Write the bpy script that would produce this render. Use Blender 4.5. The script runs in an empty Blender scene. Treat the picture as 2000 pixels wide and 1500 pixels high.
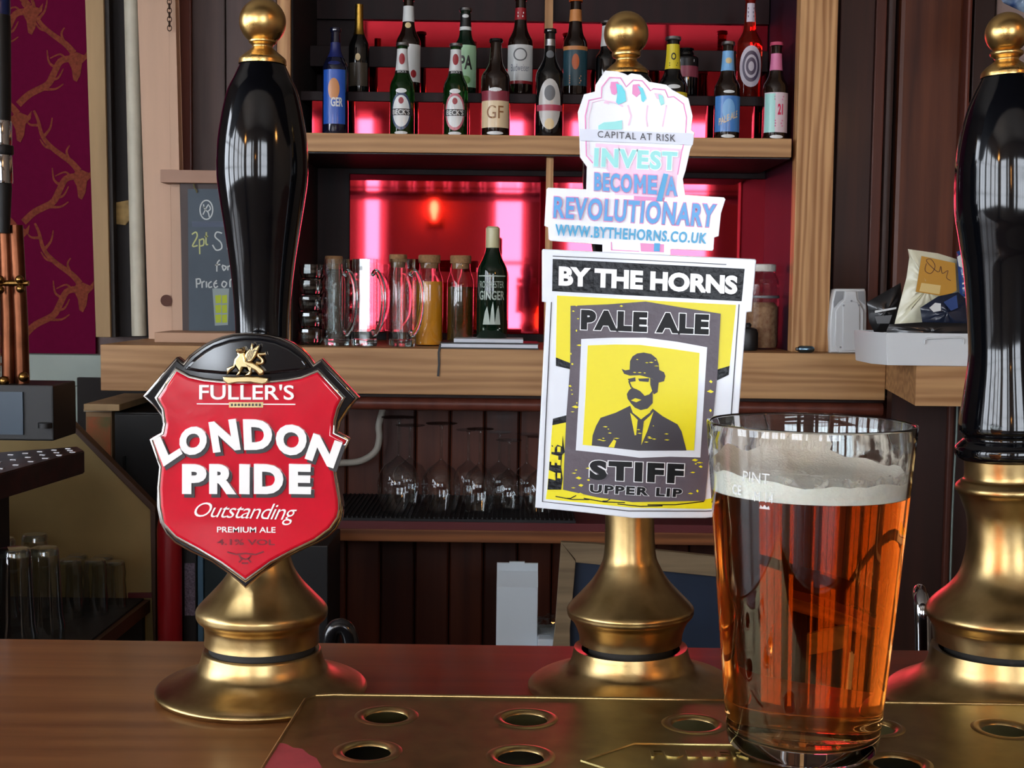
import bpy, bmesh, math, random
from math import pi, sin, cos, radians, sqrt, atan2
from mathutils import Vector, Matrix
random.seed(7)
scene = bpy.context.scene
COL = scene.collection

# ---------------------------------------------------------------- camera
F = 2600.0                      # focal length in pixels of the 2000x1500 frame
PITCH, ROLL, CAMZ = radians(4.1), 0.0125, 1.317
R3 = Matrix.Rotation(pi/2 - PITCH, 3, 'X') @ Matrix.Rotation(ROLL, 3, 'Z')
cd = bpy.data.cameras.new('camera'); cd.sensor_width = 36; cd.lens = F/2000*36
cd.clip_start = 0.02; cd.clip_end = 60
cam = bpy.data.objects.new('camera', cd); COL.objects.link(cam)
cam.matrix_world = Matrix.Translation((0, 0, CAMZ)) @ R3.to_4x4()
scene.camera = cam

# ---------------------------------------------------------------- world, exposure
W = bpy.data.worlds.new('world'); scene.world = W; W.use_nodes = True
W.node_tree.nodes['Background'].inputs[0].default_value = (0.75, 0.85, 1.0, 1)
W.node_tree.nodes['Background'].inputs[1].default_value = 1.0
vs = scene.view_settings
vs.view_transform = 'Standard'; vs.look = 'None'; vs.gamma = 1.0; vs.use_curve_mapping = False
vs.exposure = 0.62
WINDOW_LIGHT = 8.0
LAMP_LIGHT = 30.0

# ---------------------------------------------------------------- pixel helpers
def ray(px, py): return R3 @ Vector(((px-1000)/F, (750-py)/F, -1.0))
def PY(px, py, Y):
    d = ray(px, py); t = Y/d.y; return Vector((d.x*t, Y, CAMZ + d.z*t))
def PZ(px, py, z):
    d = ray(px, py); t = (z-CAMZ)/d.z; return Vector((d.x*t, d.y*t, z))
def S(Y): return Y/F            # metres per pixel at depth Y
def crop(x0, y0, s):            # coordinates read off an enlarged crop of the photograph
    return lambda pts: [(x0+s*a, y0+s*b) for a, b in pts]

# ---------------------------------------------------------------- materials
MATS = {}
def srgb(c):
    return tuple((v/255/12.92 if v/255 <= .04045 else ((v/255+.055)/1.055)**2.4) for v in c)
def new_mat(name):
    m = bpy.data.materials.new(name); m.use_nodes = True
    return m, m.node_tree, m.node_tree.nodes['Principled BSDF']
def mat(name, c, rough=.5, metal=0, spec=.5, coat=0, var=0, vscale=30, bump=0, bscale=200, trans=0, ior=1.5, emit=None, es=0, stretch=None, c2=None, alpha=1, rvar=0):
    if name in MATS: return MATS[name]
    m, nt, b = new_mat(name)
    c = srgb(c)
    b.inputs['Base Color'].default_value = (*c, 1); b.inputs['Roughness'].default_value = rough
    b.inputs['Metallic'].default_value = metal; b.inputs['Specular IOR Level'].default_value = spec
    b.inputs['Coat Weight'].default_value = coat; b.inputs['Coat Roughness'].default_value = .06
    b.inputs['Transmission Weight'].default_value = trans; b.inputs['IOR'].default_value = ior
    b.inputs['Alpha'].default_value = alpha
    if emit: b.inputs['Emission Color'].default_value = (*srgb(emit), 1); b.inputs['Emission Strength'].default_value = es
    tc = nt.nodes.new('ShaderNodeTexCoord'); mp = nt.nodes.new('ShaderNodeMapping')
    nt.links.new(tc.outputs['Object'], mp.inputs[0])
    if stretch: mp.inputs['Scale'].default_value = stretch
    if var or c2 or rvar:
        n = nt.nodes.new('ShaderNodeTexNoise'); n.inputs['Scale'].default_value = vscale; n.inputs['Detail'].default_value = 5
        nt.links.new(mp.outputs[0], n.inputs['Vector'])
        if var or c2:
            r = nt.nodes.new('ShaderNodeValToRGB')
            r.color_ramp.elements[0].position = .3; r.color_ramp.elements[1].position = .7
            d2 = srgb(c2) if c2 else tuple(min(1, v*(1+var)) for v in c)
            d1 = c if c2 else tuple(v*(1-var) for v in c)
            r.color_ramp.elements[0].color = (*d1, 1); r.color_ramp.elements[1].color = (*d2, 1)
            nt.links.new(n.outputs[0], r.inputs[0]); nt.links.new(r.outputs[0], b.inputs['Base Color'])
        if rvar:
            mr = nt.nodes.new('ShaderNodeMapRange'); mr.inputs[1].default_value = .3; mr.inputs[2].default_value = .7
            mr.inputs[3].default_value = max(.02, rough-rvar); mr.inputs[4].default_value = rough+rvar
            nt.links.new(n.outputs[0], mr.inputs[0]); nt.links.new(mr.outputs[0], b.inputs['Roughness'])
    if bump:
        n2 = nt.nodes.new('ShaderNodeTexNoise'); n2.inputs['Scale'].default_value = bscale; n2.inputs['Detail'].default_value = 3
        bp = nt.nodes.new('ShaderNodeBump'); bp.inputs['Strength'].default_value = bump; bp.inputs['Distance'].default_value = .002
        nt.links.new(mp.outputs[0], n2.inputs['Vector']); nt.links.new(n2.outputs[0], bp.inputs['Height']); nt.links.new(bp.outputs[0], b.inputs['Normal'])
    MATS[name] = m; return m
def wood(name, c1, c2, axis='X', scale=18, rough=.5, rings=3.0, coat=0, spec=.4, dist=3.0, wv=.45):
    """grain running along AXIS: stretched noise bands over broad growth-ring waves"""
    if name in MATS: return MATS[name]
    m, nt, b = new_mat(name); N = nt.nodes.new; L = nt.links.new
    tc = N('ShaderNodeTexCoord'); mp = N('ShaderNodeMapping'); L(tc.outputs['Object'], mp.inputs[0])
    k = {'X': (.06, 1, 1), 'Y': (1, .06, 1), 'Z': (1, 1, .06)}[axis]
    mp.inputs['Scale'].default_value = k
    oi = N('ShaderNodeObjectInfo'); L(oi.outputs['Random'], mp.inputs['Location'])
    n = N('ShaderNodeTexNoise'); n.inputs['Scale'].default_value = scale*8; n.inputs['Detail'].default_value = 6; L(mp.outputs[0], n.inputs['Vector'])
    w = N('ShaderNodeTexWave'); w.wave_type = 'BANDS'; w.bands_direction = 'Z' if axis != 'Z' else 'X'
    w.inputs['Scale'].default_value = scale*rings/3; w.inputs['Distortion'].default_value = dist; w.inputs['Detail'].default_value = 3; w.inputs['Detail Scale'].default_value = 1.2
    L(mp.outputs[0], w.inputs['Vector'])
    mx = N('ShaderNodeMix'); mx.data_type = 'FLOAT'; mx.inputs[0].default_value = wv
    L(n.outputs[0], mx.inputs[2]); L(w.outputs['Fac'], mx.inputs[3])
    r = N('ShaderNodeValToRGB'); r.color_ramp.elements[0].position = .25; r.color_ramp.elements[1].position = .75
    r.color_ramp.elements[0].color = (*srgb(c1), 1); r.color_ramp.elements[1].color = (*srgb(c2), 1)
    L(mx.outputs[0], r.inputs[0]); L(r.outputs[0], b.inputs['Base Color'])
    b.inputs['Roughness'].default_value = rough; b.inputs['Coat Weight'].default_value = coat; b.inputs['Coat Roughness'].default_value = .12
    b.inputs['Specular IOR Level'].default_value = spec
    bp = N('ShaderNodeBump'); bp.inputs['Strength'].default_value = .12; bp.inputs['Distance'].default_value = .001
    L(mx.outputs[0], bp.inputs['Height']); L(bp.outputs[0], b.inputs['Normal'])
    MATS[name] = m; return m
def thin_glass(name, tint=(235, 240, 242), refl=1.0):
    """single-walled glassware: clear with a Fresnel reflection"""
    if name in MATS: return MATS[name]
    m = bpy.data.materials.new(name); m.use_nodes = True; nt = m.node_tree; nt.nodes.clear(); N = nt.nodes.new; L = nt.links.new
    o = N('ShaderNodeOutputMaterial'); t = N('ShaderNodeBsdfTransparent'); g = N('ShaderNodeBsdfGlossy'); mx = N('ShaderNodeMixShader')
    f = N('ShaderNodeLayerWeight'); f.inputs['Blend'].default_value = .5
    pw = N('ShaderNodeMath'); pw.operation = 'POWER'; pw.inputs[1].default_value = 3.2; L(f.outputs['Facing'], pw.inputs[0])
    mt = N('ShaderNodeMath'); mt.operation = 'MULTIPLY_ADD'; mt.inputs[1].default_value = .6*refl; mt.inputs[2].default_value = .045*refl; mt.use_clamp = True
    t.inputs[0].default_value = (*srgb(tint), 1); g.inputs['Roughness'].default_value = .03
    L(pw.outputs[0], mt.inputs[0]); L(mt.outputs[0], mx.inputs[0]); L(t.outputs[0], mx.inputs[1]); L(g.outputs[0], mx.inputs[2]); L(mx.outputs[0], o.inputs[0])
    MATS[name] = m; return m

# ---------------------------------------------------------------- mesh helpers
def mesh_from(verts, faces, smooth=False, angle=None):
    me = bpy.data.meshes.new('m'); me.from_pydata([tuple(v) for v in verts], [], faces); me.validate(); me.update()
    return shade(me, smooth, angle)
def shade(me, smooth=True, angle=40):
    if smooth:
        for p in me.polygons: p.use_smooth = True
        if angle: me.set_sharp_from_angle(angle=radians(angle))
    return me
def from_bm(bm, smooth=False, angle=40):
    bmesh.ops.recalc_face_normals(bm, faces=bm.faces)
    me = bpy.data.meshes.new('m'); bm.to_mesh(me); bm.free(); return shade(me, smooth, angle)
def box(x0, x1, y0, y1, z0, z1, bevel=0, seg=2):
    bm = bmesh.new(); bmesh.ops.create_cube(bm, size=1)
    for v in bm.verts:
        v.co = Vector(((x0+x1)/2+v.co.x*(x1-x0), (y0+y1)/2+v.co.y*(y1-y0), (z0+z1)/2+v.co.z*(z1-z0)))
    if bevel: bmesh.ops.bevel(bm, geom=bm.edges[:], offset=bevel, segments=seg, affect='EDGES', profile=.6)
    return from_bm(bm, False)
def lathe(profile, seg=48, a0=0, a1=2*pi, angle=35):
    """PROFILE (r, z) pairs turned about the z axis"""
    full = abs(a1-a0-2*pi) < 1e-6; n = seg if full else seg+1
    vs_, fs = [], []
    for r, z in profile:
        for i in range(n):
            a = a0+(a1-a0)*i/seg; vs_.append((r*cos(a), r*sin(a), z))
    for j in range(len(profile)-1):
        for i in range(seg):
            k = (i+1) % n
            fs.append((j*n+i, j*n+k, (j+1)*n+k, (j+1)*n+i))
    me = bpy.data.meshes.new('m'); me.from_pydata(vs_, [], fs)
    bm = bmesh.new(); bm.from_mesh(me); bmesh.ops.remove_doubles(bm, verts=bm.verts, dist=1e-6)
    if full: return from_bm(bm, True, angle)
    bm.to_mesh(me); bm.free(); return shade(me, True, angle)
def spline(pts, n=6):
    """Catmull-Rom through the points of a profile or path"""
    P = [Vector(p) for p in pts]; out = []
    for i in range(len(P)-1):
        a, b, c, d = P[max(i-1, 0)], P[i], P[i+1], P[min(i+2, len(P)-1)]
        for k in range(n):
            t = k/n
            out.append(.5*((2*b)+(c-a)*t+(2*a-5*b+4*c-d)*t*t+(3*b-a-3*c+d)*t**3))
    out.append(P[-1]); return out
def tube(pts, rad, seg=10, caps=True):
    P = [Vector(p) for p in pts]; n = len(P); rs = rad if isinstance(rad, (list, tuple)) else [rad]*n
    vs_, fs = [], []
    t0 = (P[1]-P[0]).normalized(); up = Vector((0, 0, 1)) if abs(t0.z) < .9 else Vector((1, 0, 0))
    u = t0.cross(up).normalized()
    for i, p in enumerate(P):
        t = (P[min(i+1, n-1)]-P[max(i-1, 0)]).normalized(); u = (u-t*u.dot(t)).normalized(); v = t.cross(u)
        for k in range(seg):
            a = 2*pi*k/seg; vs_.append(p+(u*cos(a)+v*sin(a))*rs[i])
    for i in range(n-1):
        for k in range(seg): fs.append((i*seg+k, i*seg+(k+1) % seg, (i+1)*seg+(k+1) % seg, (i+1)*seg+k))
    if caps: fs.append(tuple(reversed(range(seg)))); fs.append(tuple(range((n-1)*seg, n*seg)))
    return mesh_from(vs_, fs, True, 50)
def curve_mesh(cu):
    o = bpy.data.objects.new('tmp', cu); COL.objects.link(o)
    me = bpy.data.meshes.new_from_object(o); bpy.data.objects.remove(o); return me
def shape(loops, thick=.0004, bevel=0, offset=0, bres=2):
    """flat outline(s) in x,z extruded along y: front face at y = 0 and the body behind it; inner loops are holes"""
    cu = bpy.data.curves.new('s', 'CURVE'); cu.dimensions = '2D'; cu.fill_mode = 'BOTH'
    for lp in loops:
        s = cu.splines.new('POLY'); s.points.add(len(lp)-1); s.use_cyclic_u = True
        for p, q in zip(s.points, lp): p.co = (q[0], q[1], 0, 1)
    cu.extrude = max(thick/2-bevel, 0); cu.bevel_depth = bevel; cu.bevel_resolution = bres; cu.offset = offset-bevel
    me = curve_mesh(cu); bpy.data.curves.remove(cu)
    me.transform(Matrix.Translation((0, thick/2, 0)) @ Matrix.Rotation(pi/2, 4, 'X'))
    if bevel: shade(me, True, 35)
    return me
def pxloop(pts, Y):
    return [(q.x, q.z) for q in (PY(a, b, Y) for a, b in pts)]
def pxshape(pts, Y, thick=.0004, bevel=0, offset=0):
    """an outline read off the photograph, laid in the upright plane y = Y"""
    me = shape([pxloop(pts, Y)], thick, bevel, offset); me.transform(Matrix.Translation((0, Y, 0))); return me
def text_mesh(body, bold=0, thick=.0, shear=0, spacing=1.0):
    cu = bpy.data.curves.new('t', 'FONT'); cu.body = body; cu.size = 1; cu.offset = bold; cu.shear = shear; cu.extrude = thick; cu.space_character = spacing
    cu.resolution_u = 4
    me = curve_mesh(cu); bpy.data.curves.remove(cu); return me
def text_quad(body, quad, Y, bold=0, thick=.0003, shear=0, box_of=None, spacing=1.0):
    """lettering stretched into four photo corners (TL, TR, BR, BL) on the plane y = Y; front face at Y, body THICK deep"""
    me = text_mesh(body, bold, .5, shear, spacing)
    ref = me if box_of is None else text_mesh(body, box_of, .5, shear, spacing)
    xs = [v.co.x for v in ref.vertices]; ys = [v.co.y for v in ref.vertices]
    x0, x1, y0, y1 = min(xs), max(xs), min(ys), max(ys)
    q = [PY(a, b, Y) for a, b in quad]
    for v in me.vertices:
        s = (v.co.x-x0)/(x1-x0); t = (v.co.y-y0)/(y1-y0)
        p = (q[3]*(1-s)+q[2]*s)*(1-t)+(q[0]*(1-s)+q[1]*s)*t
        v.co = Vector((p.x, Y+(.5-v.co.z)*thick, p.z))
    me.update(); return me
def text_plain(body, w, h, bold=0, thick=.0003, shear=0):
    """lettering w x h metres in the x,z plane centred on the origin, front at y = 0"""
    me = text_mesh(body, bold, .5, shear)
    xs = [v.co.x for v in me.vertices]; ys = [v.co.y for v in me.vertices]
    x0, x1, y0, y1 = min(xs), max(xs), min(ys), max(ys)
    for v in me.vertices:
        v.co = Vector((((v.co.x-x0)/(x1-x0)-.5)*w, (.5-v.co.z)*thick, ((v.co.y-y0)/(y1-y0)-.5)*h))
    me.update(); return me
def wrap(me, rad):
    """bend a flat x,z print round an upright cylinder, its middle facing -y"""
    for v in me.vertices:
        r = rad(v.co.z)-v.co.y if callable(rad) else rad-v.co.y
        a = v.co.x/(rad(v.co.z) if callable(rad) else rad)
        v.co = Vector((r*sin(a), -r*cos(a), v.co.z))
    me.update(); return me
def patch(rad, z0, z1, a0, a1, seg=14, rows=4):
    """a label: part of a turned surface of radius RAD(z), angles from the -y direction"""
    vs_, fs = [], []
    for j in range(rows+1):
        z = z0+(z1-z0)*j/rows; r = rad(z) if callable(rad) else rad
        for i in range(seg+1):
            a = a0+(a1-a0)*i/seg; vs_.append((r*sin(a), -r*cos(a), z))
    for j in range(rows):
        for i in range(seg): k = j*(seg+1)+i; fs.append((k, k+1, k+seg+2, k+seg+1))
    return mesh_from(vs_, fs, True, None)
def disc_patch(rad, zc, w, h, rings=4, seg=28, inner=0.0):
    """an oval (or oval ring) label wrapped on radius RAD"""
    vs_, fs = [], []
    for j in range(rings+1):
        k = inner+(1-inner)*j/rings
        for i in range(seg):
            a = 2*pi*i/seg; x = w/2*k*cos(a); z = zc+h/2*k*sin(a); r = rad(z) if callable(rad) else rad
            vs_.append((r*sin(x/r), -r*cos(x/r), z))
    for j in range(rings):
        for i in range(seg): fs.append((j*seg+i, j*seg+(i+1) % seg, (j+1)*seg+(i+1) % seg, (j+1)*seg+i))
    return mesh_from(vs_, fs, True, None)
def ribbon(pts, widths, Y=0, thick=.0003, closed=False):
    """a flat brush stroke in x,z"""
    P = [Vector((p[0], p[1])) for p in pts]; n = len(P); ws = widths if isinstance(widths, (list, tuple)) else [widths]*n
    vs_, fs = [], []
    for i, p in enumerate(P):
        a = P[(i-1) % n] if closed else P[max(i-1, 0)]; b = P[(i+1) % n] if closed else P[min(i+1, n-1)]
        t = (b-a).normalized(); q = Vector((-t.y, t.x))*ws[i]/2
        for s in (1, -1):
            c = p+q*s; vs_ += [(c.x, Y, c.y), (c.x, Y+thick, c.y)]
    m = n if closed else n-1
    for i in range(m):
        a = 4*i; b = 4*((i+1) % n)
        fs += [(a, a+2, b+2, b), (a+1, b+1, b+3, a+3), (a, b, b+1, a+1), (a+2, a+3, b+3, b+2)]
    return mesh_from(vs_, fs)
def join(ms):
    bm = bmesh.new()
    for m in ms: bm.from_mesh(m)
    me = bpy.data.meshes.new('m'); bm.to_mesh(me); bm.free()
    return me

# ---------------------------------------------------------------- objects
def ob(name, me, m=None, parent=None, loc=None):
    """one mesh object; under a PARENT world-built coordinates are re-based on the parent's origin unless LOC is given"""
    o = bpy.data.objects.new(name, me); me.name = name; COL.objects.link(o)
    if m is not None:
        me.materials.clear(); me.materials.append(m)
    if parent is not None:
        o.parent = parent
        if loc is None:
            q = parent
            off = Vector((0, 0, 0))
            while q is not None: off += q.location; q = q.parent
            o.location = -off
        else: o.location = loc
    elif loc is not None: o.location = loc
    return o
def tag(o, label, cat, group=None):
    o['label'] = label; o['category'] = cat
    if group: o['group'] = group
    return o
def thing(name, label, cat, loc=(0, 0, 0), group=None):
    o = bpy.data.objects.new(name, None); COL.objects.link(o); o.location = loc; o.empty_display_size = .02
    return tag(o, label, cat, group)
def struct(name, me, m, parent=None):
    o = ob(name, me, m, parent)
    if parent is None: o['kind'] = 'structure'
    return o
def copy_thing(src, loc, label=None):
    r = src.copy(); COL.objects.link(r); r.location = loc
    if label: r['label'] = label
    for ch in list(src.children):
        c = ch.copy(); COL.objects.link(c); c.parent = r
        for g in list(ch.children):
            d = g.copy(); COL.objects.link(d); d.parent = c
    return r
# ================================================================= THE ROOM
def prism(pts, z0, z1, bevel=0):
    bm = bmesh.new(); vs_ = [bm.verts.new((x, y, z0)) for x, y in pts]; f = bm.faces.new(vs_)
    r = bmesh.ops.extrude_face_region(bm, geom=[f])
    for v in r['geom']:
        if isinstance(v, bmesh.types.BMVert): v.co.z = z1
    if bevel: bmesh.ops.bevel(bm, geom=bm.edges[:], offset=bevel, segments=2, affect='EDGES')
    return from_bm(bm, bool(bevel), 40)
RX0, RX1, RY0, RY1, RZ = -3.1, 3.1, -3.6, 3.5, 3.2
BAR, TRAY_Z = 1.10, 1.12
YC = 3.0                                            # face of the oak back counter
ZC = PY(1000, 683, YC).z                            # its top
m_plaster = mat('plaster', (138, 122, 106), .9, var=.06, vscale=3)
m_ceiling = mat('ceiling_paint', (162, 154, 144), .9, var=.04, vscale=2)
m_floor = wood('floor_wood', (58, 38, 26), (96, 66, 44), 'Y', 10, .45)
m_mahog = wood('mahogany', (58, 25, 16), (84, 40, 26), 'Z', 5, .45, coat=.12, wv=.12)
m_mahog2 = wood('mahogany_red', (84, 38, 26), (116, 58, 42), 'Z', 5, .45, coat=.12, wv=.12)
m_dark = wood('dark_stained_wood', (36, 17, 12), (54, 26, 18), 'Z', 5, .5, wv=.12)
m_umber = wood('umber_wood', (62, 44, 40), (84, 62, 56), 'Z', 6, .5, wv=.12)
m_oak = wood('oak', (150, 104, 62), (196, 150, 100), 'X', 7, .5, rings=6, wv=.24, dist=11)
m_oakv = wood('oak_upright', (152, 102, 58), (206, 158, 106), 'Z', 8, .5, rings=6, wv=.4, dist=13)
m_cream = mat('raw_pink_timber', (208, 172, 146), .75, var=.1, vscale=16, stretch=(1, 1, .08), bump=.05)
m_tan = mat('worn_tan_timber', (168, 138, 98), .7, var=.2, vscale=14, stretch=(1, 1, .12), bump=.15)
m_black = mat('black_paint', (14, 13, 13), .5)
m_recess = mat('dark_recess', (22, 14, 11), .8)  # near black for gaps, hidden panels and the added shade sheets

struct('floor', box(RX0, RX1, RY0, RY1, -.05, 0), m_floor)
struct('ceiling', box(RX0, RX1, RY0, RY1, RZ, RZ+.05), m_ceiling)
struct('wall_left', box(RX0-.1, RX0, RY0, RY1, 0, RZ), m_plaster)
struct('wall_right', box(RX1, RX1+.1, RY0, RY1, 0, RZ), m_plaster)
struct('wall_front', box(RX0, RX1, RY0-.1, RY0, 0, RZ), m_plaster)
wb = struct('wall_back', box(RX0, RX1, RY1, RY1+.1, 0, RZ), m_mahog)

# ---- windows: the daylight of the place (behind and to the left of the camera)
m_frame = mat('window_paint', (225, 224, 218), .5)
m_pane = mat('daylit_pane', (255, 255, 255), .3, emit=(234, 243, 255), es=WINDOW_LIGHT)
def window(n, wall, a0, a1, z0, z1, cols=2, rows=3):
    """WALL 'L' lies at x = RX0 along y, 'F' at y = RY0 along x"""
    def bx(a, b, c, d, t0, t1):
        return box(RX0+t0, RX0+t1, a, b, c, d) if wall == 'L' else box(a, b, RY0+t0, RY0+t1, c, d)
    w = .06
    fr = join([bx(a0-w, a0, z0-w, z1+w, 0, .07), bx(a1, a1+w, z0-w, z1+w, 0, .07), bx(a0-w, a1+w, z1, z1+w, 0, .07), bx(a0-w, a1+w, z0-w, z0, 0, .1)])
    root = struct('window_%d' % n, fr, m_frame)
    for i in range(cols):
        for j in range(rows):
            u0, u1 = a0+(a1-a0)*i/cols, a0+(a1-a0)*(i+1)/cols; v0, v1 = z0+(z1-z0)*j/rows, z0+(z1-z0)*(j+1)/rows
            ob('pane', bx(u0, u1, v0, v1, .01, .02), m_pane, root)
    for i in range(1, cols): u = a0+(a1-a0)*i/cols; ob('glazing_bar', bx(u-.018, u+.018, z0, z1, .02, .05), m_frame, root)
    for j in range(1, rows): v = z0+(z1-z0)*j/rows; ob('glazing_bar', bx(a0, a1, v-.015, v+.015, .02, .045), m_frame, root)
for k, yc in enumerate((-2.95, -2.05, -1.15, -.25, .65)): window(k+1, 'L', yc-.33, yc+.33, 1.0, 2.5)
window(6, 'F', -1.16, -1.05, 1.0, 2.55, 1, 3)
window(9, 'F', -2.5, -1.5, 1.0, 2.55, 3, 3)
window(7, 'F', -.14, .06, 1.0, 2.55, 1, 3)
window(8, 'F', .42, 1.5, 1.0, 2.55, 3, 3)

# ---- lamps
m_warm = mat('warm_bulb', (255, 220, 170), .3, emit=(255, 176, 92), es=LAMP_LIGHT)
m_iron = mat('black_iron', (20, 19, 18), .45, metal=.6)
t = thing('wall_lamp', 'black wall lamp with a bare filament bulb between the tall windows', 'lamp', (-.62, RY0, 1.93))
ob('back_plate', box(-.68, -.56, RY0, RY0+.02, 1.78, 2.0, .004), m_iron, t)
ob('arm', tube([(-.62, RY0+.02, 1.82), (-.62, RY0+.1, 1.82), (-.62, RY0+.12, 1.84)], .008), m_iron, t)
ob('bulb', lathe([(0, 1.84), (.014, 1.845), (.016, 1.87), (.03, 1.92), (.026, 1.97), (0, 1.99)], 16), m_warm, t, (0, .12, -1.93))
for k, (x, y, z, nm) in enumerate([(1.75, -1.1, 2.25, 'nearest the bar'), (-1.9, -2.0, 2.3, 'over the pub floor')]):
    t = thing('pendant_lamp', 'warm globe pendant lamp hanging on a cord, %s' % nm, 'lamp', (x, y, RZ))
    ob('cord', tube([(x, y, RZ), (x, y, z+.14)], .004, 6), m_black, t)
    ob('gallery', lathe([(0, z+.15), (.04, z+.14), (.045, z+.09), (0, z+.09)], 20), m_iron, t, (0, 0, -RZ))
    ob('globe', lathe([(.10*sin(pi*i/14), z-.10*cos(pi*i/14)) for i in range(15)], 24), m_warm, t, (0, 0, -RZ))

# ================================================================= THE BACK BAR
# ---- oak counter board and the part that juts out on the right
def X(px, Y, py=700): return PY(px, py, Y).x
TH = .104
tag(ob('back_counter', box(X(196, YC), X(1731, YC), YC, 3.5, ZC-TH, ZC, .002), m_oak), 'long thick pale oak counter board of the back bar', 'counter')
J0 = PZ(1731, 694, ZC); J1 = PZ(1790, 713, ZC)
yj = J1.y
tag(ob('counter_extension', prism([(X(1731, YC)+.001, YC+.25), (X(1731, YC)+.001, YC), (J1.x, yj), (1.75, yj), (1.75, YC+.25)], ZC-.079, ZC-.002, .001), m_oak),
    'oak counter section jutting forward under the white tray', 'counter')
zt = ZC-TH
un = ob('under_counter_moulding', box(X(590, 3.06), X(1731, 3.06), 3.07, 3.5, zt-.012, zt-.0005), m_dark)
tag(un, 'dark red wood moulding running under the oak counter', 'moulding')
ob('rounded_bead', tube([(X(590, 3.05), 3.075, zt-.027), (X(1731, 3.05), 3.075, zt-.027)], .0155, 12), m_mahog2, un)

# ---- tongue and groove boarding below and behind the counter
m_tg = wood('reddish_boarding', (76, 34, 20), (108, 54, 34), 'Z', 5, .45, coat=.1, wv=.12)
bd = struct('trim_1', box(X(150, 3.4), 1.9, 3.40, 3.42, .0, zt), m_recess)
for i in range(30):
    x0 = -.86+i*.088
    ob('plank', box(x0+.0015, x0+.0865, 3.375, 3.40, .05, zt-.02, .004, 1), m_tg if i % 3 else m_mahog, bd)

# ---- low shelf for the wine glasses
ZG = PY(900, 1003, 3.05).z
zs = ZG-.006
gs = thing('glass_shelf', 'low brown wooden shelf with ribbed black mat under the wine glasses', 'shelf', (0, 3.0, zs-.05))
xs0, xs1 = X(560, 3.0, 1030), X(1740, 3.0, 1030)
ob('shelf_board', box(xs0, xs1, 3.0, 3.37, zs-.052, zs-.024, .002), wood('shelf_edge_wood', (104, 58, 28), (150, 92, 50), 'X', 12, .5), gs)
ob('red_strip', box(xs0, xs1, 3.004, 3.37, zs-.024, zs-.006), mat('oxblood_paint', (96, 30, 34), .5), gs)
mt = ob('bar_mat', box(xs0, X(1124, 3.02, 1010), 3.008, 3.36, zs-.006, zs), mat('black_rubber', (20, 22, 26), .6), gs)
for i in range(60):
    x = xs0+.004+i*(X(1124, 3.02, 1010)-xs0-.008)/59
    ob('rib', box(x-.0016, x+.0016, 3.012, 3.35, zs, zs+.0035), MATS['black_rubber'], mt)

# ---- shelving unit above the counter
YS = 3.06
ZS = PY(1000, 264, YS).z; SHT = .042
xl, xr = X(567, YS, 200), X(1556, YS, 300)
sh = thing('back_bar_shelving', 'oak framed back bar shelving with red mirrors and stepped bottle shelf', 'shelving', (0, YS, ZC))
ztop = RZ-.02
ob('upright', box(X(541, YS, 60), xl, YS, 3.48, ZC+.0005, ztop, .002), m_oakv, sh)
ob('upright', box(xr, X(1626, YS, 400), YS, YS+.045, ZC+.0005, ztop, .002), m_oakv, sh)
m_purple = mat('dark_plum_paint', (44, 22, 36), .6, spec=.2, var=.15, vscale=10, stretch=(1, 1, .1))
ob('side_panel', box(xr+.004, xr+.02, YS+.045, 3.48, ZC+.0005, ztop), m_purple, sh)
ob('shelf_board', box(xl, X(1546, YS, 290), YS, 3.47, ZS-SHT, ZS, .0015), m_oak, sh)
ob('under_shade_sheet', box(xl+.001, X(1546, YS, 290)-.001, YS+.012, 3.46, ZS-SHT-.003, ZS-SHT-.0002), m_black, sh)  # added black sheet: shade under the shelf put in as colour
ob('side_shade_sheet', box(xl+.0002, xl+.004, YS+.012, 3.46, ZC+.001, ZS-SHT-.0035), m_recess, sh)  # added dark sheet: shade on the left inner side as colour
ob('side_shade_sheet', box(xl+.0002, xl+.004, YS+.012, 3.44, ZS+.0005, ztop-.002), m_recess, sh)  # the same painted-in shade above the shelf
ob('divider', box(X(1066, 3.10, 400), X(1080, 3.10, 400), 3.10, 3.122, ZC+.0005, ZS-SHT-.0035, .001), m_oakv, sh)
ob('divider', box(X(1064, 3.42, 30), X(1080, 3.42, 30), 3.41, 3.44, ZS+.12, ztop, .001), m_oakv, sh)
m_mirror = mat('red_mirror', (222, 56, 74), .035, metal=1.0)
m_oxdark = wood('dark_red_board', (22, 6, 7), (40, 11, 12), 'Z', 5, .5, wv=.12, spec=.25)
bp = ob('back_panel', box(xl, xr+.004, 3.462, 3.478, ZC+.0005, ztop), m_oxdark, sh)
zq = lambda px, py, Y: PY(px, py, Y).z
ob('mirror_panel', box(X(682, 3.455, 500), X(1500, 3.455, 500), 3.452, 3.462, ZC+.02, zq(1000, 343, 3.455), .002), m_mirror, sh)
ob('mirror_panel', box(X(700, 3.455, 60), X(1500, 3.455, 60), 3.452, 3.462, ZS+.10, zq(1000, 40, 3.455), .002), m_mirror, sh)
ob('header_board', box(xl, xr, 3.44, 3.452, zq(1000, 41, 3.44), ztop), m_oxdark, sh)
# the two steps the back rows of bottles stand on, with mirrored risers
Z1 = zq(1000, 189, 3.24); Z2 = zq(1000, 98, 3.36)
st = ob('step', box(xl+.001, xr-.02, 3.185, 3.32, Z1-.022, Z1, .001), m_oxdark, sh)
ob('mirror_riser', box(xl+.03, xr-.03, 3.19, 3.198, ZS+.0005, Z1-.0225), m_mirror, st)
st = ob('step', box(xl+.001, xr-.02, 3.33, 3.45, Z2-.05, Z2, .001), m_oxdark, sh)
ob('mirror_riser', box(xl+.10, xr-.10, 3.334, 3.342, Z1-.02, Z2-.0505), m_mirror, st)

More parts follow.
